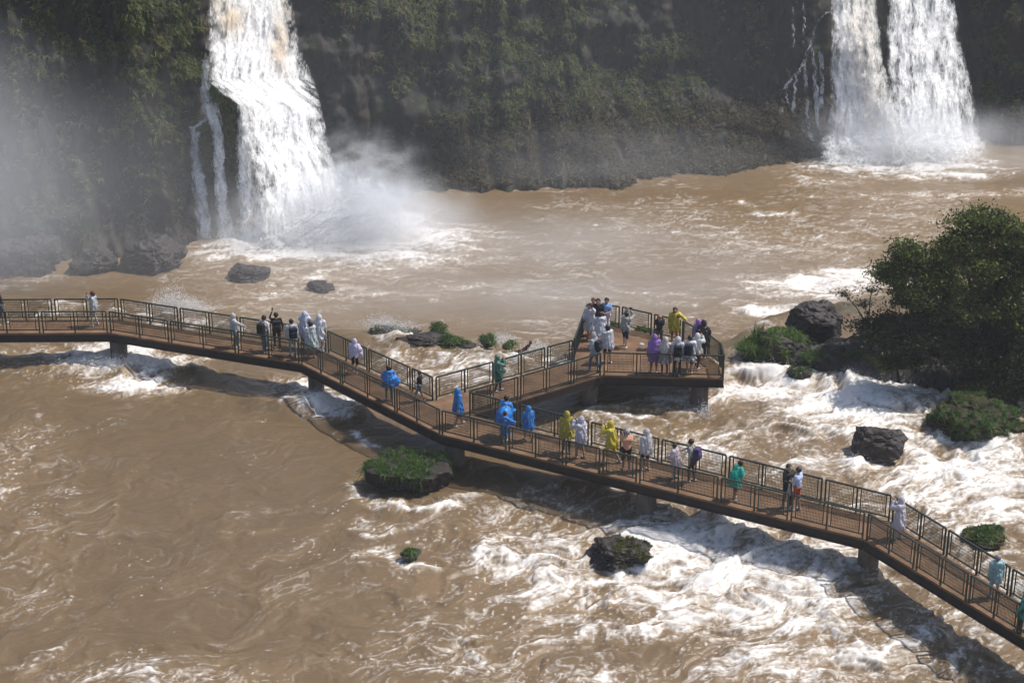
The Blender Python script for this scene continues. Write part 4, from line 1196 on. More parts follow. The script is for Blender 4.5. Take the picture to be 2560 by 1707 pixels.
# ------------------------------------------------------------------ people
def surface_nets(vals, org, h):
    s = vals < 0
    nx, ny, nz = vals.shape
    c = [(i, j, k) for i in (0, 1) for j in (0, 1) for k in (0, 1)]
    cnt = sum(s[i:nx - 1 + i, j:ny - 1 + j, k:nz - 1 + k].astype(np.int8) for i, j, k in c)
    act = (cnt > 0) & (cnt < 8)
    ids = -np.ones(act.shape, dtype=np.int64); A = np.argwhere(act); ids[act] = np.arange(len(A))
    acc = np.zeros((len(A), 3)); num = np.zeros(len(A))
    for a in range(8):
        for b in range(a + 1, 8):
            ca = np.array(c[a]); cb = np.array(c[b])
            if np.abs(ca - cb).sum() != 1: continue
            va = vals[tuple((A + ca).T)]; vb = vals[tuple((A + cb).T)]
            m = (va < 0) != (vb < 0)
            t = np.where(m, va / np.where(va - vb == 0, 1, va - vb), 0)[:, None]
            acc += np.where(m[:, None], ca + (cb - ca) * t, 0); num += m
    V = org + (A + acc / num[:, None]) * h
    Q = []
    for ax in range(3):
        sl0 = [slice(None)] * 3; sl1 = [slice(None)] * 3
        sl0[ax] = slice(0, -1); sl1[ax] = slice(1, None)
        e = np.argwhere(s[tuple(sl0)] != s[tuple(sl1)])
        o1, o2 = (ax + 1) % 3, (ax + 2) % 3
        ok = (e[:, o1] > 0) & (e[:, o2] > 0) & (e[:, o1] < vals.shape[o1] - 1) & (e[:, o2] < vals.shape[o2] - 1)
        e = e[ok]
        q = []
        for d1, d2 in ((0, 0), (1, 0), (1, 1), (0, 1)):
            k = e.copy(); k[:, o1] -= d1; k[:, o2] -= d2
            q.append(ids[tuple(k.T)])
        q = np.stack(q, 1)
        flip = s[tuple(e.T)]
        q[~flip] = q[~flip][:, ::-1]
        Q.append(q)
    return V, np.concatenate(Q)


def cap_sdf(P, a, b, ra, rb, sc=None):
    a = np.asarray(a, float); b = np.asarray(b, float)
    ab = b - a; L = ab @ ab
    q = P - a
    t = np.clip((q @ ab) / L, 0, 1) if L > 1e-9 else np.zeros(P.shape[:-1])
    d = q - t[..., None] * ab
    if sc is not None: d = d / np.asarray(sc)
    return np.linalg.norm(d, axis=-1) - (ra + (rb - ra) * t)


def smin(a, b, k):
    h = np.clip(.5 + .5 * (b - a) / k, 0, 1)
    return b + (a - b) * h - k * h * (1 - h)


def grid(lo, hi, h):
    ax = [np.arange(lo[i] - 2 * h, hi[i] + 3 * h, h) for i in range(3)]
    return np.stack(np.meshgrid(*ax, indexing='ij'), -1), np.array([a[0] for a in ax])


def near_noise(P, d, terms):
    """adds noise to a distance field, worked out only near its surface"""
    m = np.abs(d) < .09
    q = P[m]
    d = d.copy()
    for amp, sc, o, off in terms: d[m] += amp * fbm3(q * np.asarray(sc), o, off)
    return d


_cm = {}
def cmat(col, kind='cloth'):
    key = (tuple(col), kind)
    if key not in _cm:
        nm = kind + '_%d' % len(_cm)
        if kind == 'skin': _cm[key] = surf(nm, col, tuple(c * .85 for c in col), .55, 9, .3)
        elif kind == 'hair': _cm[key] = surf(nm, col, tuple(c * .5 for c in col), .5, 30, .3, stretch=(1, 1, .2))
        elif kind == 'poncho': _cm[key] = surf(nm, col, tuple(c * .88 for c in col), .3, 7, .5, .8, 12, translucent=.25, alpha=.9)
        elif kind == 'clear': _cm[key] = surf(nm, col, tuple(c * .85 for c in col), .22, 7, .5, .8, 12, translucent=.2, alpha=.66)
        else: _cm[key] = surf(nm, col, tuple(c * .75 for c in col), .85, 14, .15, .3, 30)
    return _cm[key]


def ik(s, w, l1, l2, pole):
    s = np.asarray(s, float); w = np.asarray(w, float)
    d = w - s; L = np.linalg.norm(d); Lm = (l1 + l2) * .995
    if L > Lm: w = s + d * Lm / L; d = w - s; L = Lm
    a = (l1 * l1 - l2 * l2 + L * L) / (2 * L); hgt = math.sqrt(max(l1 * l1 - a * a, 1e-6))
    n = d / L; p = np.asarray(pole, float); p = p - n * (p @ n); p /= np.linalg.norm(p) + 1e-9
    return s + n * a + p * hgt, w


ARMS = {  # wrists (left, right) for a figure 1.7 m tall facing +y
    'down': ((-.26, .03, .84), (.26, .05, .84)), 'camera': ((-.07, .27, 1.53), (.07, .27, 1.53)), 'rail': ((-.2, .36, 1.06), (.2, .36, 1.06)),
    'point': ((-.24, .05, .86), (.16, .55, 1.06)), 'phone': ((-.16, .30, 1.62), (.26, .1, .9)), 'hold': ((-.10, .26, 1.12), (.10, .26, 1.12)), 'selfie': ((-.34, .42, 1.66), (.2, .2, 1.05)),
    'one_up': ((-.24, .05, .86), (.08, .26, 1.52)), 'reach': ((-.5, .25, 1.22), (.24, .05, .86)), 'walk': ((-.24, .18, .90), (.25, -.16, .88)), 'wide': ((-.32, .2, 1.1), (.36, .1, 1.05)), 'overhead': ((-.10, .20, 1.72), (.12, .22, 1.70))}
SKIN = (.42, .25, .17); TAN = (.33, .18, .115); DARKHAIR = (.016, .012, .011)


def person(u, v, vtop, yaw, label, arms='down', lean=0.0, stride=.08, hair=DARKHAIR, hair_long=False, top=(.5, .5, .5), bottom=(.06, .07, .10), shorts=False, shoes=(.6, .6, .6), skin=SKIN,
           poncho=None, hem=.62, hood=False, clear=False, billow=None, flare=.30, bald=False, girth=1.0, height=None, seed=0, skirt=None, sleeves=True, dx=0, dy=0):
    base = at(u, v, DECK)
    k = ppm(base)
    H = height or float(np.clip((v - vtop) / (k * math.cos(PITCH + .03)) * 1.0 / (math.cos(lean) * .5 + .5), 1.05, 1.86))
    s = H / 1.7
    yw = math.radians(yaw)
    root = None
    ln = math.tan(lean)

    def up(p):                                        # lean the upper body
        p = np.array(p, float)
        if p[2] > .92:
            e = p[2] - .92; p[1] += ln * e; p[2] = .92 + e * math.cos(lean) ** .5
        return p
    hs = 1.0 if H > 1.45 else (1.45 / H) ** .5         # children have larger heads
    st = stride
    A = []                                             # (a, b, ra, rb, slot)
    SK, TP, BT, SH = 0, 1, 2, 3
    g = girth
    for sx, sy in ((-1, st), (1, -st)):
        hip = np.array([.09 * sx, 0, .90]); ank = np.array([.10 * sx, sy, .085])
        knee = (hip + ank) / 2 + np.array([0.01 * sx, .035 + abs(st) * .15, .02])
        A += [(hip, knee, .085 * g, .060, BT), (knee, ank, .055, .042, SK if shorts else BT), (ank + [0, -.03, -.035], ank + [0.015 * sx, .13, -.045], .042, .036, SH)]
        if shorts: A += [(knee + (hip - knee) * .2, knee, .075, .074, BT)]
    A += [((-.075 * g, 0, .93), (.075 * g, 0, .93), .115 * g, .115 * g, BT), (up((0, -.01, 1.0)), up((0, .0, 1.15)), .125 * g, .135 * g, TP), (up((-.10 * g, 0, 1.30)), up((.10 * g, 0, 1.30)), .12 * g, .12 * g, TP), (up((-.155, -.005, 1.405)), up((.155, -.005, 1.405)), .062, .062, TP)]
    A += [(up((0, -.005, 1.43)), up((0, .012, 1.52)), .056, .052, SK)]
    hc = up((0, .015, 1.585)); nod = np.array([0, .5 * lean, 0])
    A += [(hc + np.array([0, -.012, .018]) * hs, hc + np.array([0, -.002, .03]) * hs, .093 * hs, .093 * hs, SK), (hc + np.array([0, .035, -.055]) * hs, hc + np.array([0, .03, -.02]) * hs, .060 * hs, .07 * hs, SK),
          (hc + np.array([0, .095, 0.0]) * hs, hc + np.array([0, .108, -.028]) * hs, .012, .018, SK), (hc + np.array([-.093, -.01, -.01]) * hs, hc + np.array([-.095, -.012, .02]) * hs, .016, .018, SK), (hc + np.array([.093, -.01, -.01]) * hs, hc + np.array([.095, -.012, .02]) * hs, .016, .018, SK)]
    wl, wr = ARMS[arms]
    hands = []; armseg = []
    for sx, w in ((-1, wl), (1, wr)):
        sh = up((.185 * sx, 0, 1.40)); wr_ = up(w) if w[2] > 1.0 else np.array(w, float)
        el, wr_ = ik(sh, wr_, .29, .255, (.45 * sx, -.55, -.6) if w[2] < 1.45 else (.45 * sx, -.05, -1.0))
        d = (wr_ - el) / np.linalg.norm(wr_ - el)
        A += [(sh, el, .056 * g, .045, TP), (el, wr_, .042, .030, SK if shorts and not poncho else TP), (wr_ + d * .02, wr_ + d * .075, .030, .034, SK)]
        armseg.append((sh, el, wr_)); hands.append((wr_, d, sx))
    allp = np.array([q for a in A for q in (a[0], a[1])])
    lo = allp.min(0) - .16; hi = allp.max(0) + .16
    h = .026
    P, org = grid(lo, hi, h)
    D = None
    for a, b, ra, rb, sl in A:
        e = cap_sdf(P, a, b, ra, rb)
        D = e if D is None else smin(D, e, .028)
    V, Q = surface_nets(D, org, h)
    C = V[Q].mean(1)
    best = np.full(len(C), 9.); slot = np.zeros(len(C), int)
    for a, b, ra, rb, sl in A:
        e = cap_sdf(C, a, b, ra, rb); m = e < best
        best = np.where(m, e, best); slot = np.where(m, sl, slot)
    VV = [V]; FF = [Q]; MI = [slot]; n0 = len(V); T3 = []
    mb = MB()
    for wr_, d, sx in hands:                           # five fingers on each palm
        z = np.array([0, 0, 1.0]); w = np.cross(d, z); w = w / (np.linalg.norm(w) + 1e-6) if np.linalg.norm(w) > .1 else np.array([1.0, 0, 0]); nrm = np.cross(w, d)
        for f, (off, ll) in enumerate(((-.028, .062), (-.009, .074), (.010, .070), (.027, .054))):
            r0 = wr_ + d * .085 + w * off; m = r0 + d * ll * .5 - nrm * .008; e = m + d * ll * .38 - nrm * .03
            mb.tube([r0 - d * .015, m, e], [.0105, .0095, .0075], 5)
        r0 = wr_ + d * .045 - w * sx * .03; mb.tube([r0, r0 - w * sx * .022 + d * .022, r0 - w * sx * .026 + d * .05], [.013, .0115, .009], 5)
    for ex in (-1, 1):
        c = hc + np.array([.034 * ex, .092, .012]) * hs; mb.tube([c, c + [0, .008, 0]], [.013, .009], 6)
    nq = len(np.concatenate(mb.Q)); nt_ = len(np.concatenate(mb.T))
    VV.append(np.concatenate(mb.V)); FF.append(np.concatenate(mb.Q) + n0); MI.append(np.zeros(nq, int)); T3.append(np.concatenate(mb.T) + n0); MI3 = np.zeros(nt_, int)
    MI[-1][-12:] = 4; MI3[-24:] = 4
    c, sn = math.cos(yw), math.sin(yw)
    R = np.array([[c, -sn, 0], [sn, c, 0], [0, 0, 1]])

    def place(V): return (np.asarray(V) * s) @ R.T
    mats = [cmat(skin, 'skin'), cmat(top), cmat(bottom), cmat(shoes), cmat((.02, .015, .012), 'hair')]
    body = mesh_obj('person', place(np.concatenate(VV)), FF + T3, mats, smooth=True, midx=np.concatenate(MI + [MI3]), loc=base + np.array([dx, dy, .004]))
    tag(body, label, 'person', 'visitors on the walkway')
    # hair
    if not bald and not (hood and poncho):
        P, org = grid(hc - np.array([.16, .2, .36 if hair_long else .18]), hc + np.array([.16, .16, .16]), .02)
        d = cap_sdf(P, hc + np.array([0, -.025, .03]) * hs, hc + np.array([0, -.02, .04]) * hs, .108 * hs, .106 * hs)
        if hair_long: d = smin(d, cap_sdf(P, hc + np.array([0, -.06, .0]), hc + np.array([0, -.085, -.22]), .09, .075, (1.15, .7, 1)), .03)
        d = np.maximum(d, -cap_sdf(P, hc + np.array([0, .12, -.05]) * hs, hc + np.array([0, .14, -.015]) * hs, .10 * hs, .085 * hs))
        d = near_noise(P, d, [(.008, 14., 2, seed)])
        v2, q2 = surface_nets(d, org, .02)
        if len(q2): mesh_obj('hair', place(v2), q2, cmat(hair, 'hair'), body)
    if skirt:
        P, org = grid(np.array([-.3, -.3, .45]), np.array([.3, .3, 1.02]), .026)
        rr = np.hypot(P[..., 0], P[..., 1]); d = rr - (.15 + .10 * (1 - np.clip((P[..., 2] - .5) / .5, 0, 1)))
        d = np.maximum(d, np.abs(P[..., 2] - .75) - .25)
        v2, q2 = surface_nets(d, org, .026); mesh_obj('skirt', place(v2), q2, cmat(skirt), body)
    if poncho:
        hz = hem; hh = .028
        lo = np.array([-.62, -.55, hz - .1]); hi = np.array([.62, .62, 1.86])
        if billow is not None:
            for bl in billow: lo = np.minimum(lo, np.array(bl[:3]) - bl[3] - .05); hi = np.maximum(hi, np.array(bl[:3]) + bl[3] + .05)
        for sg in armseg:
            for q in sg: lo = np.minimum(lo, q - .12); hi = np.maximum(hi, q + .12)
        P, org = grid(lo, hi, hh)
        X, Y, Z = P[..., 0], P[..., 1], P[..., 2]
        e = np.maximum(Z - .92, 0); Yl = Y - ln * e
        th = np.arctan2(Y, X); tz = np.clip((1.44 - Z) / (1.44 - hz), 0, 1)
        rr = .155 * g + (flare * .84 - .155) * tz ** .85
        fold = (.030 * np.sin(th * 6 + 3.5 * np.sin(Z * 5 + seed) + seed) + .020 * np.sin(th * 11 + seed * 2 + 7 * Z)) * (.3 + tz)
        d = (np.hypot(X / 1.12, (Yl + .01) / .88) - rr - fold) * .85
        topz = 1.47 - .16 * (np.abs(X) / .2) ** 2
        d = np.maximum(d, (Z - topz) * .8)
        d = smin(d, cap_sdf(P, up((-.16, 0, 1.40)), up((.16, 0, 1.40)), .085, .085), .05)
        if sleeves:
            for sh, el, wr_ in armseg:
                d = smin(d, np.minimum(cap_sdf(P, sh, el, .088, .080), cap_sdf(P, el, el + (wr_ - el) * .88, .078, .066)), .05)
        if billow is not None:
            for bl in billow: d = smin(d, cap_sdf(P, bl[:3], np.array(bl[:3]) + [0, 0, .01], bl[3], bl[3]), .16)
        d = near_noise(P, d, [(.040, 6., 3, seed), (.022, [16., 16., 6.], 2, seed + 4)])
        d = np.maximum(d, hz + .05 * np.sin(th * 5 + seed) + .03 * np.sin(th * 11) - Z)
        if hood:
            dh = smin(cap_sdf(P, hc + np.array([0, -.02, .02]), hc + np.array([0, -.03, .045]), .128, .122), cap_sdf(P, hc + np.array([0, -.045, .10]), hc + np.array([0, -.07, .15]), .07, .035), .05)
            dh = smin(dh, cap_sdf(P, up((0, -.03, 1.42)), hc + np.array([0, -.03, -.05]), .11, .11), .06)
            dh = near_noise(P, dh, [(.012, 11., 2, seed + 8)])
            dh = np.maximum(dh, -cap_sdf(P, hc + np.array([0, .13, -.03]), hc + np.array([0, .16, .01]), .088, .092))
            d = smin(d, dh, .03)
        else:
            d = smin(d, cap_sdf(P, up((-.05, -.10, 1.43)), up((.05, -.10, 1.43)), .07, .07), .05)   # hood hanging at the nape
            d = np.maximum(d, -cap_sdf(P, hc + np.array([0, .01, -.05]), hc + np.array([0, .01, .1]), .105, .12))
        v2, q2 = surface_nets(d, org, hh)
        mesh_obj('poncho', place(v2), q2, cmat(poncho, 'clear' if clear else 'poncho'), body)
    return dict(obj=body, base=base, R=R, s=s, up=up, armseg=armseg, hands=hands, hc=hc)


def world_of(p, q):
    return p['base'] + (np.asarray(q, float) * p['s']) @ p['R'].T


def backpack(p, label, col=(.015, .015, .018), back=.20, col2=None):
    P, org = grid(np.array([-.2, -.16, -.28]), np.array([.2, .16, .28]), .024)
    q = np.abs(P - np.array([0, 0, 0])) - np.array([.13, .07, .19])
    d = np.linalg.norm(np.maximum(q, 0), axis=-1) + np.minimum(q.max(-1), 0) - .045
    q2 = np.abs(P - np.array([0, -.10, -.08])) - np.array([.10, .03, .09]); d2 = np.linalg.norm(np.maximum(q2, 0), axis=-1) + np.minimum(q2.max(-1), 0) - .03
    V, Q = surface_nets(near_noise(P, smin(d, d2, .02), [(.008, 12., 2, 3.)]), org, .024)
    c = p['up']((0, -back, 1.18))
    root = tag(empty('backpack', world_of(p, c)), label, 'backpack', 'backpacks')
    mesh_obj('pack_body', (V * p['s']) @ p['R'].T, Q, cmat(col), root)
    mb = MB()
    for sx in (-1, 1):
        mb.tube(np.array([(.09 * sx, .05, .20), (.10 * sx, .16, .28), (.105 * sx, .30, .20), (.11 * sx, .31, .02), (.11 * sx, .12, -.16)]) * p['s'] @ p['R'].T, .018, 5)
    mb.build('strap', cmat(col2 or col), root)
    return root


def handheld(p, hand, size, label, cat, name, col, d=(0, .12, .03)):
    wr_, dr, sx = p['hands'][hand]
    c = world_of(p, wr_ + dr * .09 + np.array([0, .02, .05]))
    mb = MB(); w, t, hgt = size
    mb.bar(np.array([0, 0, -hgt / 2]), np.array([0, 0, hgt / 2]), w, t, up=(p['R'] @ np.array([0, 1.0, 0])))
    root = tag(empty(name, c), label, cat)
    mb.build('casing', cmat(col), root)
    mb = MB(); f = p['R'] @ np.array([0, 1.0, 0]); mb.tube([f * t * .4, f * (t * .5 + .012)], [.012, .011], 8); mb.build('lens', cmat((.01, .01, .012)), root)
    return root


WHT = (.74, .75, .80); GRYW = (.58, .60, .64); BLU = (.035, .26, .72); YEL = (.62, .52, .05); TEAL = (.02, .46, .36); PUR = (.30, .16, .55); GRN = (.03, .20, .15)
BLACK = (.012, .012, .014)
pp = person
# --- left span
pp(5, 812, 725, -70, 'person in a dark jacket cut by the left edge', 'walk', stride=.2, top=(.02, .022, .03), bottom=(.05, .06, .08), shoes=(.7, .8, .8), seed=1, hair_long=True)
a = pp(238, 815, 731, 100, 'person with reddish hair in a pale poncho and cream trousers, alone on the left span', 'one_up', stride=.12, hair=(.09, .018, .016), hair_long=True, top=(.55, .57, .62), bottom=(.55, .47, .42), poncho=GRYW, clear=True, hem=.86, flare=.25, shoes=(.75, .75, .75), seed=2)
pp(588, 868, 787, -75, 'person in a pale poncho stretching an arm over the railing, leftmost of the left group', 'point', poncho=GRYW, hood=True, hem=.72, bottom=(.10, .17, .15), seed=3, clear=True)
a = pp(661, 882, 793, -30, 'short person in a white shirt with a black backpack, left of the person in black', 'hold', lean=.15, top=(.72, .68, .72), bottom=(.14, .2, .26), seed=4); backpack(a, 'black backpack on the short person in the white shirt')
a = pp(694, 874, 775, 10, 'tall person all in black holding up a phone', 'phone', top=BLACK, bottom=(.016, .016, .022), shoes=(.7, .7, .7), stride=.16, seed=5, girth=1.08); handheld(a, 0, (.075, .012, .15), 'phone held up by the tall person in black', 'phone', 'phone', BLACK); backpack(a, 'dark grey backpack on the tall person in black', (.02, .02, .023))
a = pp(733, 890, 802, 20, 'person in a pale poncho with a bulky dark backpack, head bent', 'hold', lean=.12, poncho=GRYW, clear=True, hem=.85, bottom=(.45, .5, .55), seed=6); backpack(a, 'bulky dark backpack over the pale poncho', (.018, .018, .03), back=.25)
pp(765, 872, 775, 0, 'tall person in a blue white poncho with pointed hood, behind the group', 'camera', poncho=(.62, .66, .82), hood=True, hem=.6, seed=7)
pp(779, 895, 805, 40, 'person with dark red hair in a clear poncho over a green skirt', 'one_up', hair=(.05, .012, .012), hair_long=True, top=(.35, .42, .42), skirt=(.03, .22, .16), poncho=(.62, .66, .68), clear=True, hem=.5, flare=.34, shorts=True, bottom=(.03, .2, .15), seed=8)
pp(801, 880, 788, 0, 'person in a white hooded poncho with pale blue trousers, beside the railing kink', 'hold', poncho=WHT, hood=True, hem=.56, bottom=(.42, .55, .66), seed=9)
# --- span down to the junction
a = pp(888, 934, 851, -10, 'person in a white hooded top and black shorts with a loose plastic hood', 'rail', lean=.1, poncho=(.68, .64, .82), hood=True, hem=.88, flare=.27, bottom=BLACK, shorts=True, billow=[(.22, .02, 1.25, .10), (.32, .05, 1.0, .07)], seed=10)
pp(973, 1002, 915, 15, 'dark haired person in a bright blue poncho blown out to the right', 'rail', poncho=BLU, hem=.72, flare=.33, billow=[(.28, .0, 1.05, .17), (.42, .05, .85, .12)], bottom=(.06, .14, .14), seed=11, hair_long=True)
pp(1050, 1004, 928, 75, 'child in a black shirt and grey shorts at the junction railing', 'hold', top=BLACK, bottom=(.13, .17, .21), shorts=True, stride=.18, seed=12, skin=TAN)
pp(1146, 1064, 972, -60, 'person in a blue hooded poncho walking away past the junction corner', 'walk', poncho=(.04, .24, .62), hood=True, hem=.60, stride=.24, shorts=True, bottom=(.05, .09, .16), seed=13)
pp(1244, 978, 890, -80, 'person in a dark green hooded poncho on the branch walkway', 'camera', poncho=GRN, hood=True, hem=.62, bottom=(.015, .016, .02), clear=True, billow=[(.1, .22, 1.0, .12)], seed=14, stride=.14)
# --- long span
pp(1262, 1092, 993, -35, 'large person in a ballooning blue poncho with dark hair', 'rail', lean=.18, poncho=BLU, hem=.62, flare=.38, billow=[(.12, -.2, 1.05, .26)], seed=15, girth=1.15, bottom=(.04, .05, .07))
pp(1263, 1106, 1029, -60, 'child in a blue poncho in front of the large person in blue', 'point', poncho=BLU, hem=.45, flare=.3, bottom=(.03, .10, .3), seed=16)
pp(1321, 1102, 1016, 20, 'child in a blue hooded poncho with bare legs', 'hold', poncho=(.05, .24, .64), hood=True, hem=.62, stride=.2, shorts=True, bottom=(.04, .14, .4), seed=17)
pp(1416, 1132, 1017, 5, 'person in a yellow hooded poncho seen from behind with dark trousers', 'hold', poncho=(.46, .40, .055), hood=True, hem=.66, bottom=(.05, .045, .03), seed=18)
a = pp(1451, 1146, 1031, 55, 'person in a pale lilac hooded poncho raising a camera, next to the yellow one', 'camera', poncho=(.58, .57, .68), hood=True, hem=.72, flare=.28, shorts=True, bottom=(.28, .30, .36), seed=19, stride=.12)
a = pp(1529, 1158, 1053, 70, 'person in a yellow poncho striding left while taking a picture', 'camera', lean=.12, poncho=YEL, hood=True, hem=.72, flare=.30, stride=.30, shorts=True, bottom=(.5, .38, .03), seed=20); handheld(a, 0, (.08, .015, .15), 'pale phone held up by the striding person in yellow', 'phone', 'phone', (.4, .5, .55))
pp(1565, 1178, 1073, 5, 'person in a salmon shirt with a clear plastic hood on the head', 'camera', top=(.66, .34, .22), bottom=(.03, .035, .035), shorts=True, hair=(.30, .31, .36), seed=21, girth=1.12)
pp(1613, 1176, 1073, 40, 'person in a greyish white hooded poncho right of the salmon shirt', 'down', poncho=(.6, .58, .63), hood=True, hem=.74, flare=.27, bottom=(.04, .035, .03), shorts=True, seed=22)
pp(1690, 1196, 1110, 60, 'child in a pale pink poncho leaning towards the far railing', 'rail', lean=.2, top=(.6, .5, .56), poncho=(.64, .56, .64), clear=True, hem=.62, bottom=(.35, .33, .36), seed=23)
a = pp(1729, 1204, 1080, 65, 'curly haired person in a grey shirt and brown trousers behind the pink child', 'point', lean=.12, top=(.30, .30, .27), bottom=(.10, .06, .05), seed=24, hair=(.035, .022, .02), girth=1.05); backpack(a, 'purple and black backpack on the curly haired person', (.07, .05, .13), .2, (.3, .2, .04))
pp(1835, 1250, 1150, -60, 'stooping person in a turquoise poncho and red shorts', 'hold', lean=.36, poncho=TEAL, hem=.68, flare=.33, bottom=(.30, .035, .03), shorts=True, billow=[(-.06, .02, 1.15, .17)], seed=25, skin=TAN, height=1.66)
pp(1966, 1268, 1157, -150, 'person in dark clothes face to face with one in a pale blue shirt', 'hold', top=(.045, .05, .045), bottom=(.05, .045, .045), seed=26, hair=(.04, .035, .035))
a = pp(1990, 1276, 1164, 50, 'person in a pale blue shirt and orange red shorts holding a bag', 'hold', top=(.42, .52, .72), bottom=(.42, .09, .05), shorts=True, hair=(.05, .045, .06), seed=27)
bag = tag(empty('carrier_bag', world_of(a, (-.10, .28, .78))), 'pale carrier bag held by the person in the pale blue shirt', 'bag')
P, org = grid(np.array([-.2, -.12, -.32]), np.array([.2, .12, .3]), .024)
q = np.hypot(P[..., 0], P[..., 1] * 1.9) - (.13 - .11 * np.clip((P[..., 2] + .1) / .36, 0, 1)); q = np.maximum(q, np.abs(P[..., 2]) - .27) + .015 * fbm3(P * 9, 2, 2.)
V_, Q_ = surface_nets(q, org, .024); mesh_obj('sack', V_ @ a['R'].T, Q_, cmat((.6, .58, .62), 'poncho'), bag)
mb = MB(); mb.tube([(-.02, 0, .24), (-.03, 0, .34), (.0, 0, .37), (.03, 0, .34), (.02, 0, .24)], .008, 5); mb.build('handle', cmat((.6, .58, .62), 'poncho'), bag)
# --- last span
pp(2244, 1348, 1241, 60, 'person in a white hooded poncho at the last bend of the railing', 'camera', poncho=(.68, .64, .72), hood=True, hem=.48, flare=.30, bottom=(.6, .6, .62), seed=28)
pp(2484, 1494, 1384, 10, 'grey haired person in a long pale turquoise shirt on the last span', 'down', hair=(.28, .25, .27), top=(.36, .54, .56), poncho=(.38, .56, .60), hem=.66, flare=.25, shorts=True, bottom=(.5, .52, .56), seed=29)
pp(2556, 1578, 1470, 60, 'person in a green poncho cut by the right edge', 'walk', poncho=(.015, .34, .26), hood=True, hem=.6, flare=.33, seed=30)
# --- platform
a = pp(1474, 850, 744, 150, 'white poncho person with long dark red hair taking a selfie at the platform corner', 'selfie', poncho=(.72, .70, .78), hem=.50, flare=.28, hair=(.05, .012, .015), hair_long=True, shorts=True, bottom=(.5, .5, .55), shoes=(.04, .03, .03), seed=31); handheld(a, 0, (.075, .012, .15), 'phone on the outstretched arm of the selfie taker', 'phone', 'phone', (.10, .02, .025))
pp(1482, 836, 738, 170, 'person with brown hair just behind the selfie taker', 'down', hair=(.14, .05, .03), top=(.35, .45, .5), seed=32)
pp(1494, 838, 733, 175, 'person with long black hair in dark clothes behind the selfie taker', 'down', hair=(.012, .01, .012), hair_long=True, top=(.02, .022, .03), bottom=(.02, .02, .03), seed=33)
pp(1515, 836, 728, 165, 'tall person in a light blue shirt and pale shorts at the back of the platform', 'hold', top=(.26, .42, .72), bottom=(.55, .55, .62), shorts=True, seed=34, girth=1.1, shoes=(.1, .08, .08), skin=TAN)
pp(1499, 872, 771, 10, 'dark haired person in a white poncho seen from behind in the corner group', 'hold', poncho=(.72, .72, .80), hem=.6, flare=.31, seed=35, bottom=(.3, .3, .34))
pp(1519, 908, 806, 30, 'dark haired person in a grey white poncho and white shoes by the branch entrance', 'hold', lean=.1, poncho=(.60, .60, .66), hem=.72, flare=.29, hair_long=True, bottom=(.05, .05, .06), shoes=(.78, .78, .8), shorts=True, seed=36)
a = pp(1487, 928, 826, 60, 'person in a crinkled clear poncho and jeans nearest the near platform corner', 'hold', lean=.15, poncho=(.46, .50, .55), clear=True, hem=.78, flare=.27, hood=True, bottom=(.10, .16, .25), seed=37, stride=.2); backpack(a, 'dark backpack under the crinkled clear poncho', (.02, .024, .035), .17)
a = pp(1562, 868, 786, -25, 'stooping photographer in an olive grey poncho and navy shorts in the middle of the platform', 'overhead', lean=.22, top=(.34, .34, .31), poncho=(.36, .36, .33), hem=.86, flare=.26, sleeves=True, bottom=(.03, .04, .085), shorts=True, shoes=(.82, .82, .86), stride=.17, seed=38, girth=1.08); handheld(a, 1, (.12, .05, .08), 'black camera of the stooping photographer', 'camera', 'photo_camera', BLACK)
pp(1647, 872, 789, -10, 'bald person in a black T-shirt photographing the person in yellow', 'camera', bald=True, top=(.018, .022, .022), bottom=(.08, .09, .06), skin=TAN, seed=39, girth=1.12)
pp(1685, 860, 771, 175, 'person in a bright yellow poncho posing against the back railing', 'reach', poncho=(.66, .58, .06), hem=.62, flare=.25, hair=(.05, .02, .018), hair_long=True, top=(.3, .1, .08), shorts=True, bottom=(.35, .2, .08), seed=40)
pp(1634, 932, 838, 5, 'person in a purple hooded poncho, leftmost of the row at the near railing', 'down', poncho=(.34, .19, .60), hood=True, hem=.55, flare=.27, shorts=True, bottom=(.25, .15, .4), skin=TAN, seed=41)
pp(1661, 937, 846, 0, 'person in a creamy hooded poncho right of the purple one', 'hold', poncho=(.60, .57, .57), hood=True, hem=.55, flare=.26, bottom=(.05, .06, .07), seed=42)
a = pp(1692, 938, 841, -5, 'person in a white hooded poncho wearing a black backpack, middle of the row', 'hold', poncho=(.70, .70, .78), hood=True, hem=.74, flare=.28, bottom=(.03, .035, .04), seed=43); backpack(a, 'black backpack on the white hooded person in the row', BLACK, .26)
a = pp(1722, 934, 836, -15, 'dark haired person in a white poncho with a round dark backpack, right in the row', 'hold', poncho=(.70, .71, .78), hem=.6, flare=.31, bottom=(.05, .05, .06), shorts=True, seed=44); backpack(a, 'round dark blue backpack at the right end of the row', (.016, .02, .035), .27)
pp(1741, 922, 836, -40, 'person in a white hooded poncho and white shoes at the right end of the row', 'camera', poncho=(.72, .73, .72), hood=True, hem=.8, flare=.25, bottom=(.02, .02, .025), shoes=(.82, .82, .85), seed=45)
pp(1743, 888, 801, -60, 'person in a light purple hood half hidden behind the black poncho', 'rail', poncho=(.38, .22, .58), hood=True, hem=.6, seed=46)
pp(1755, 896, 799, -20, 'person in a black hooded poncho by the right side railing', 'rail', lean=.1, poncho=(.022, .02, .028), hood=True, hem=.58, flare=.32, seed=47, bottom=(.05, .03, .03))

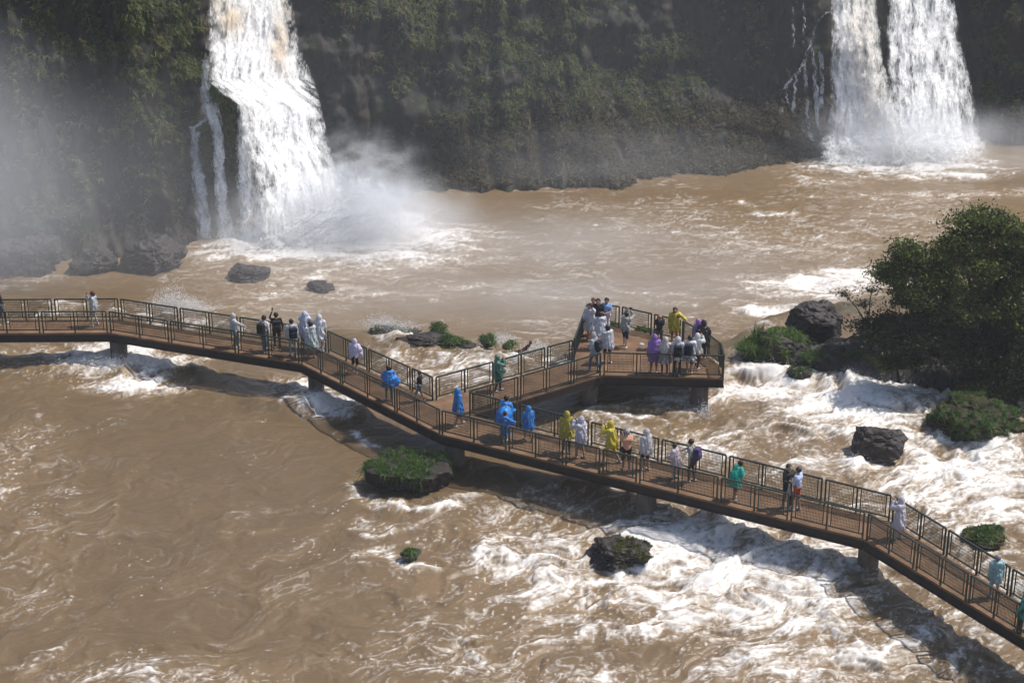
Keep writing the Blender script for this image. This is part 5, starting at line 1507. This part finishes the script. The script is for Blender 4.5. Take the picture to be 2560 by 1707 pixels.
# crumpled plastic on the platform floor
P, org = grid(np.array([-.2, -.16, -.02]), np.array([.2, .16, .2]), .02)
q = np.linalg.norm(P / np.array([.15, .11, .12]), axis=-1) * .11 - .10 + .05 * fbm3(P * 13, 3, 5.); q = np.maximum(q, -P[..., 2])
V_, Q_ = surface_nets(q, org, .02)
o = mesh_obj('plastic_bag', V_, Q_, cmat((.72, .76, .82), 'clear'), loc=at(1604, 862, DECK) + np.array([0, 0, .003]), smooth=False)
tag(o, 'crumpled white plastic bag lying on the platform floor', 'plastic bag')
# ------------------------------------------------------------------ spray and haze
def mist_material(name, dens, scale, thresh=.35, sharp=.3, power=1.0, col=(.93, .96, 1.0), stretch=(1, 1, 1)):
    m, nt, out = nodes(name)
    tc = nt.nodes.new('ShaderNodeTexCoord')
    ln = nt.nodes.new('ShaderNodeVectorMath'); ln.operation = 'LENGTH'; nt.links.new(tc.outputs['Object'], ln.inputs[0])
    mr = nt.nodes.new('ShaderNodeMapRange'); mr.interpolation_type = 'SMOOTHSTEP'
    mr.inputs[1].default_value = 1.0; mr.inputs[2].default_value = .15; mr.inputs[3].default_value = 0; mr.inputs[4].default_value = 1
    nt.links.new(ln.outputs['Value'], mr.inputs[0])
    n = noise_node(nt, scale, 4, .6, 'Object', stretch)
    nr = nt.nodes.new('ShaderNodeMapRange'); nr.inputs[1].default_value = thresh; nr.inputs[2].default_value = thresh + sharp; nr.inputs[3].default_value = .08; nr.inputs[4].default_value = 1
    nt.links.new(n.outputs[0], nr.inputs[0])
    a = nt.nodes.new('ShaderNodeMath'); a.operation = 'MULTIPLY'; nt.links.new(mr.outputs[0], a.inputs[0]); nt.links.new(nr.outputs[0], a.inputs[1])
    b = nt.nodes.new('ShaderNodeMath'); b.operation = 'MULTIPLY'; b.inputs[1].default_value = dens; nt.links.new(a.outputs[0], b.inputs[0])
    pv = nt.nodes.new('ShaderNodeVolumePrincipled'); pv.inputs['Color'].default_value = (*col, 1); pv.inputs['Anisotropy'].default_value = 0.0
    nt.links.new(b.outputs[0], pv.inputs['Density'])
    nt.links.new(pv.outputs[0], out.inputs['Volume'])
    return m


def mist(u, v, y, rx, ry, rz, dens, label, scale=1.6, **kw):
    c = aty(u, v, y)
    bm = bmesh.new(); bmesh.ops.create_icosphere(bm, subdivisions=3, radius=1.0)
    me = bpy.data.meshes.new('mist'); bm.to_mesh(me); bm.free()
    me.materials.append(mist_material('spray_mist', dens, scale, **kw))
    o = bpy.data.objects.new('mist', me); o.location = tuple(c); o.scale = (rx, ry, rz); COL.objects.link(o)
    tag(o, label, kind='stuff')


mist(885, 515, yb + .3, 5.8, 3.2, 3.6, 1.0, 'dense white plume where the left waterfall strikes the pool', 3.2, thresh=.44, sharp=.2)
mist(930, 540, yb - .5, 8.0, 5.0, 3.8, .42, 'white spray boiling up right of the left waterfall', 2.2)
mist(900, 400, yb + 1.5, 5.0, 2.5, 2.6, .45, 'wisp of spray curling off the left waterfall', 2.8, thresh=.48, sharp=.16)
mist(640, 560, yb - 1.2, 5.0, 2.5, 3.6, .28, 'fine spray at the foot of the left waterfall', 2.0)
mist(-120, 470, at(60, 690, POOL)[1] - 3, 10.5, 6.0, 12.5, .115, 'bright spray drifting in at the left edge', 1.0, thresh=.2, sharp=.5)
mist(230, 480, at(200, 690, POOL)[1] - 2, 14.0, 5.0, 10.0, .04, 'thin spray over the rocks at the left', 1.0, thresh=.2, sharp=.5)
mist(2250, 340, yr - 1.0, 9.0, 4.5, 3.8, .34, 'white spray at the foot of the double waterfall', 2.2)
mist(1550, 400, at(1550, 450, POOL)[1] - 3, 16.0, 3.5, 3.0, .06, 'haze along the foot of the scrubby bank', 1.4)
mist(2260, 372, yr - .6, 6.4, 2.4, 2.5, .9, 'dense white spray low at the foot of the double waterfall', 3.2, thresh=.42, sharp=.2)
mist(2520, 380, yr - 4.0, 8.0, 5.0, 4.0, .10, 'thin spray drifting right of the double waterfall', 1.6)
mist(1250, 700, at(1300, 700, POOL)[1] - 1, 27.0, 14.0, 3.8, .10, 'veil of spray over the brown pool', 1.8)
mist(1250, 130, at(1300, 466, POOL)[1] - 5.5, 48.0, 4.5, 15.0, .012, 'blue grey veil of fine spray in front of the gorge wall', 1.0, thresh=.1, sharp=.6, col=(.84, .91, 1.0))
mist(2230, 930, at(2230, 930, .5)[1] - .5, 3.6, 1.2, 1.0, .07, 'low spray under the islet bank', 1.8)
hz_b = MB(); hz_b.prism([(-150, -8), (150, -8), (150, 260), (-150, 260)], -4.9, 36.5)
hm, nt, out = nodes('river_haze')
pv = nt.nodes.new('ShaderNodeVolumePrincipled'); pv.inputs['Color'].default_value = (.93, .95, 1, 1); pv.inputs['Density'].default_value = .0003; pv.inputs['Anisotropy'].default_value = 0.0
nt.links.new(pv.outputs[0], out.inputs['Volume'])
ho = hz_b.build('haze', hm); tag(ho, 'thin haze in the gorge air', kind='stuff')
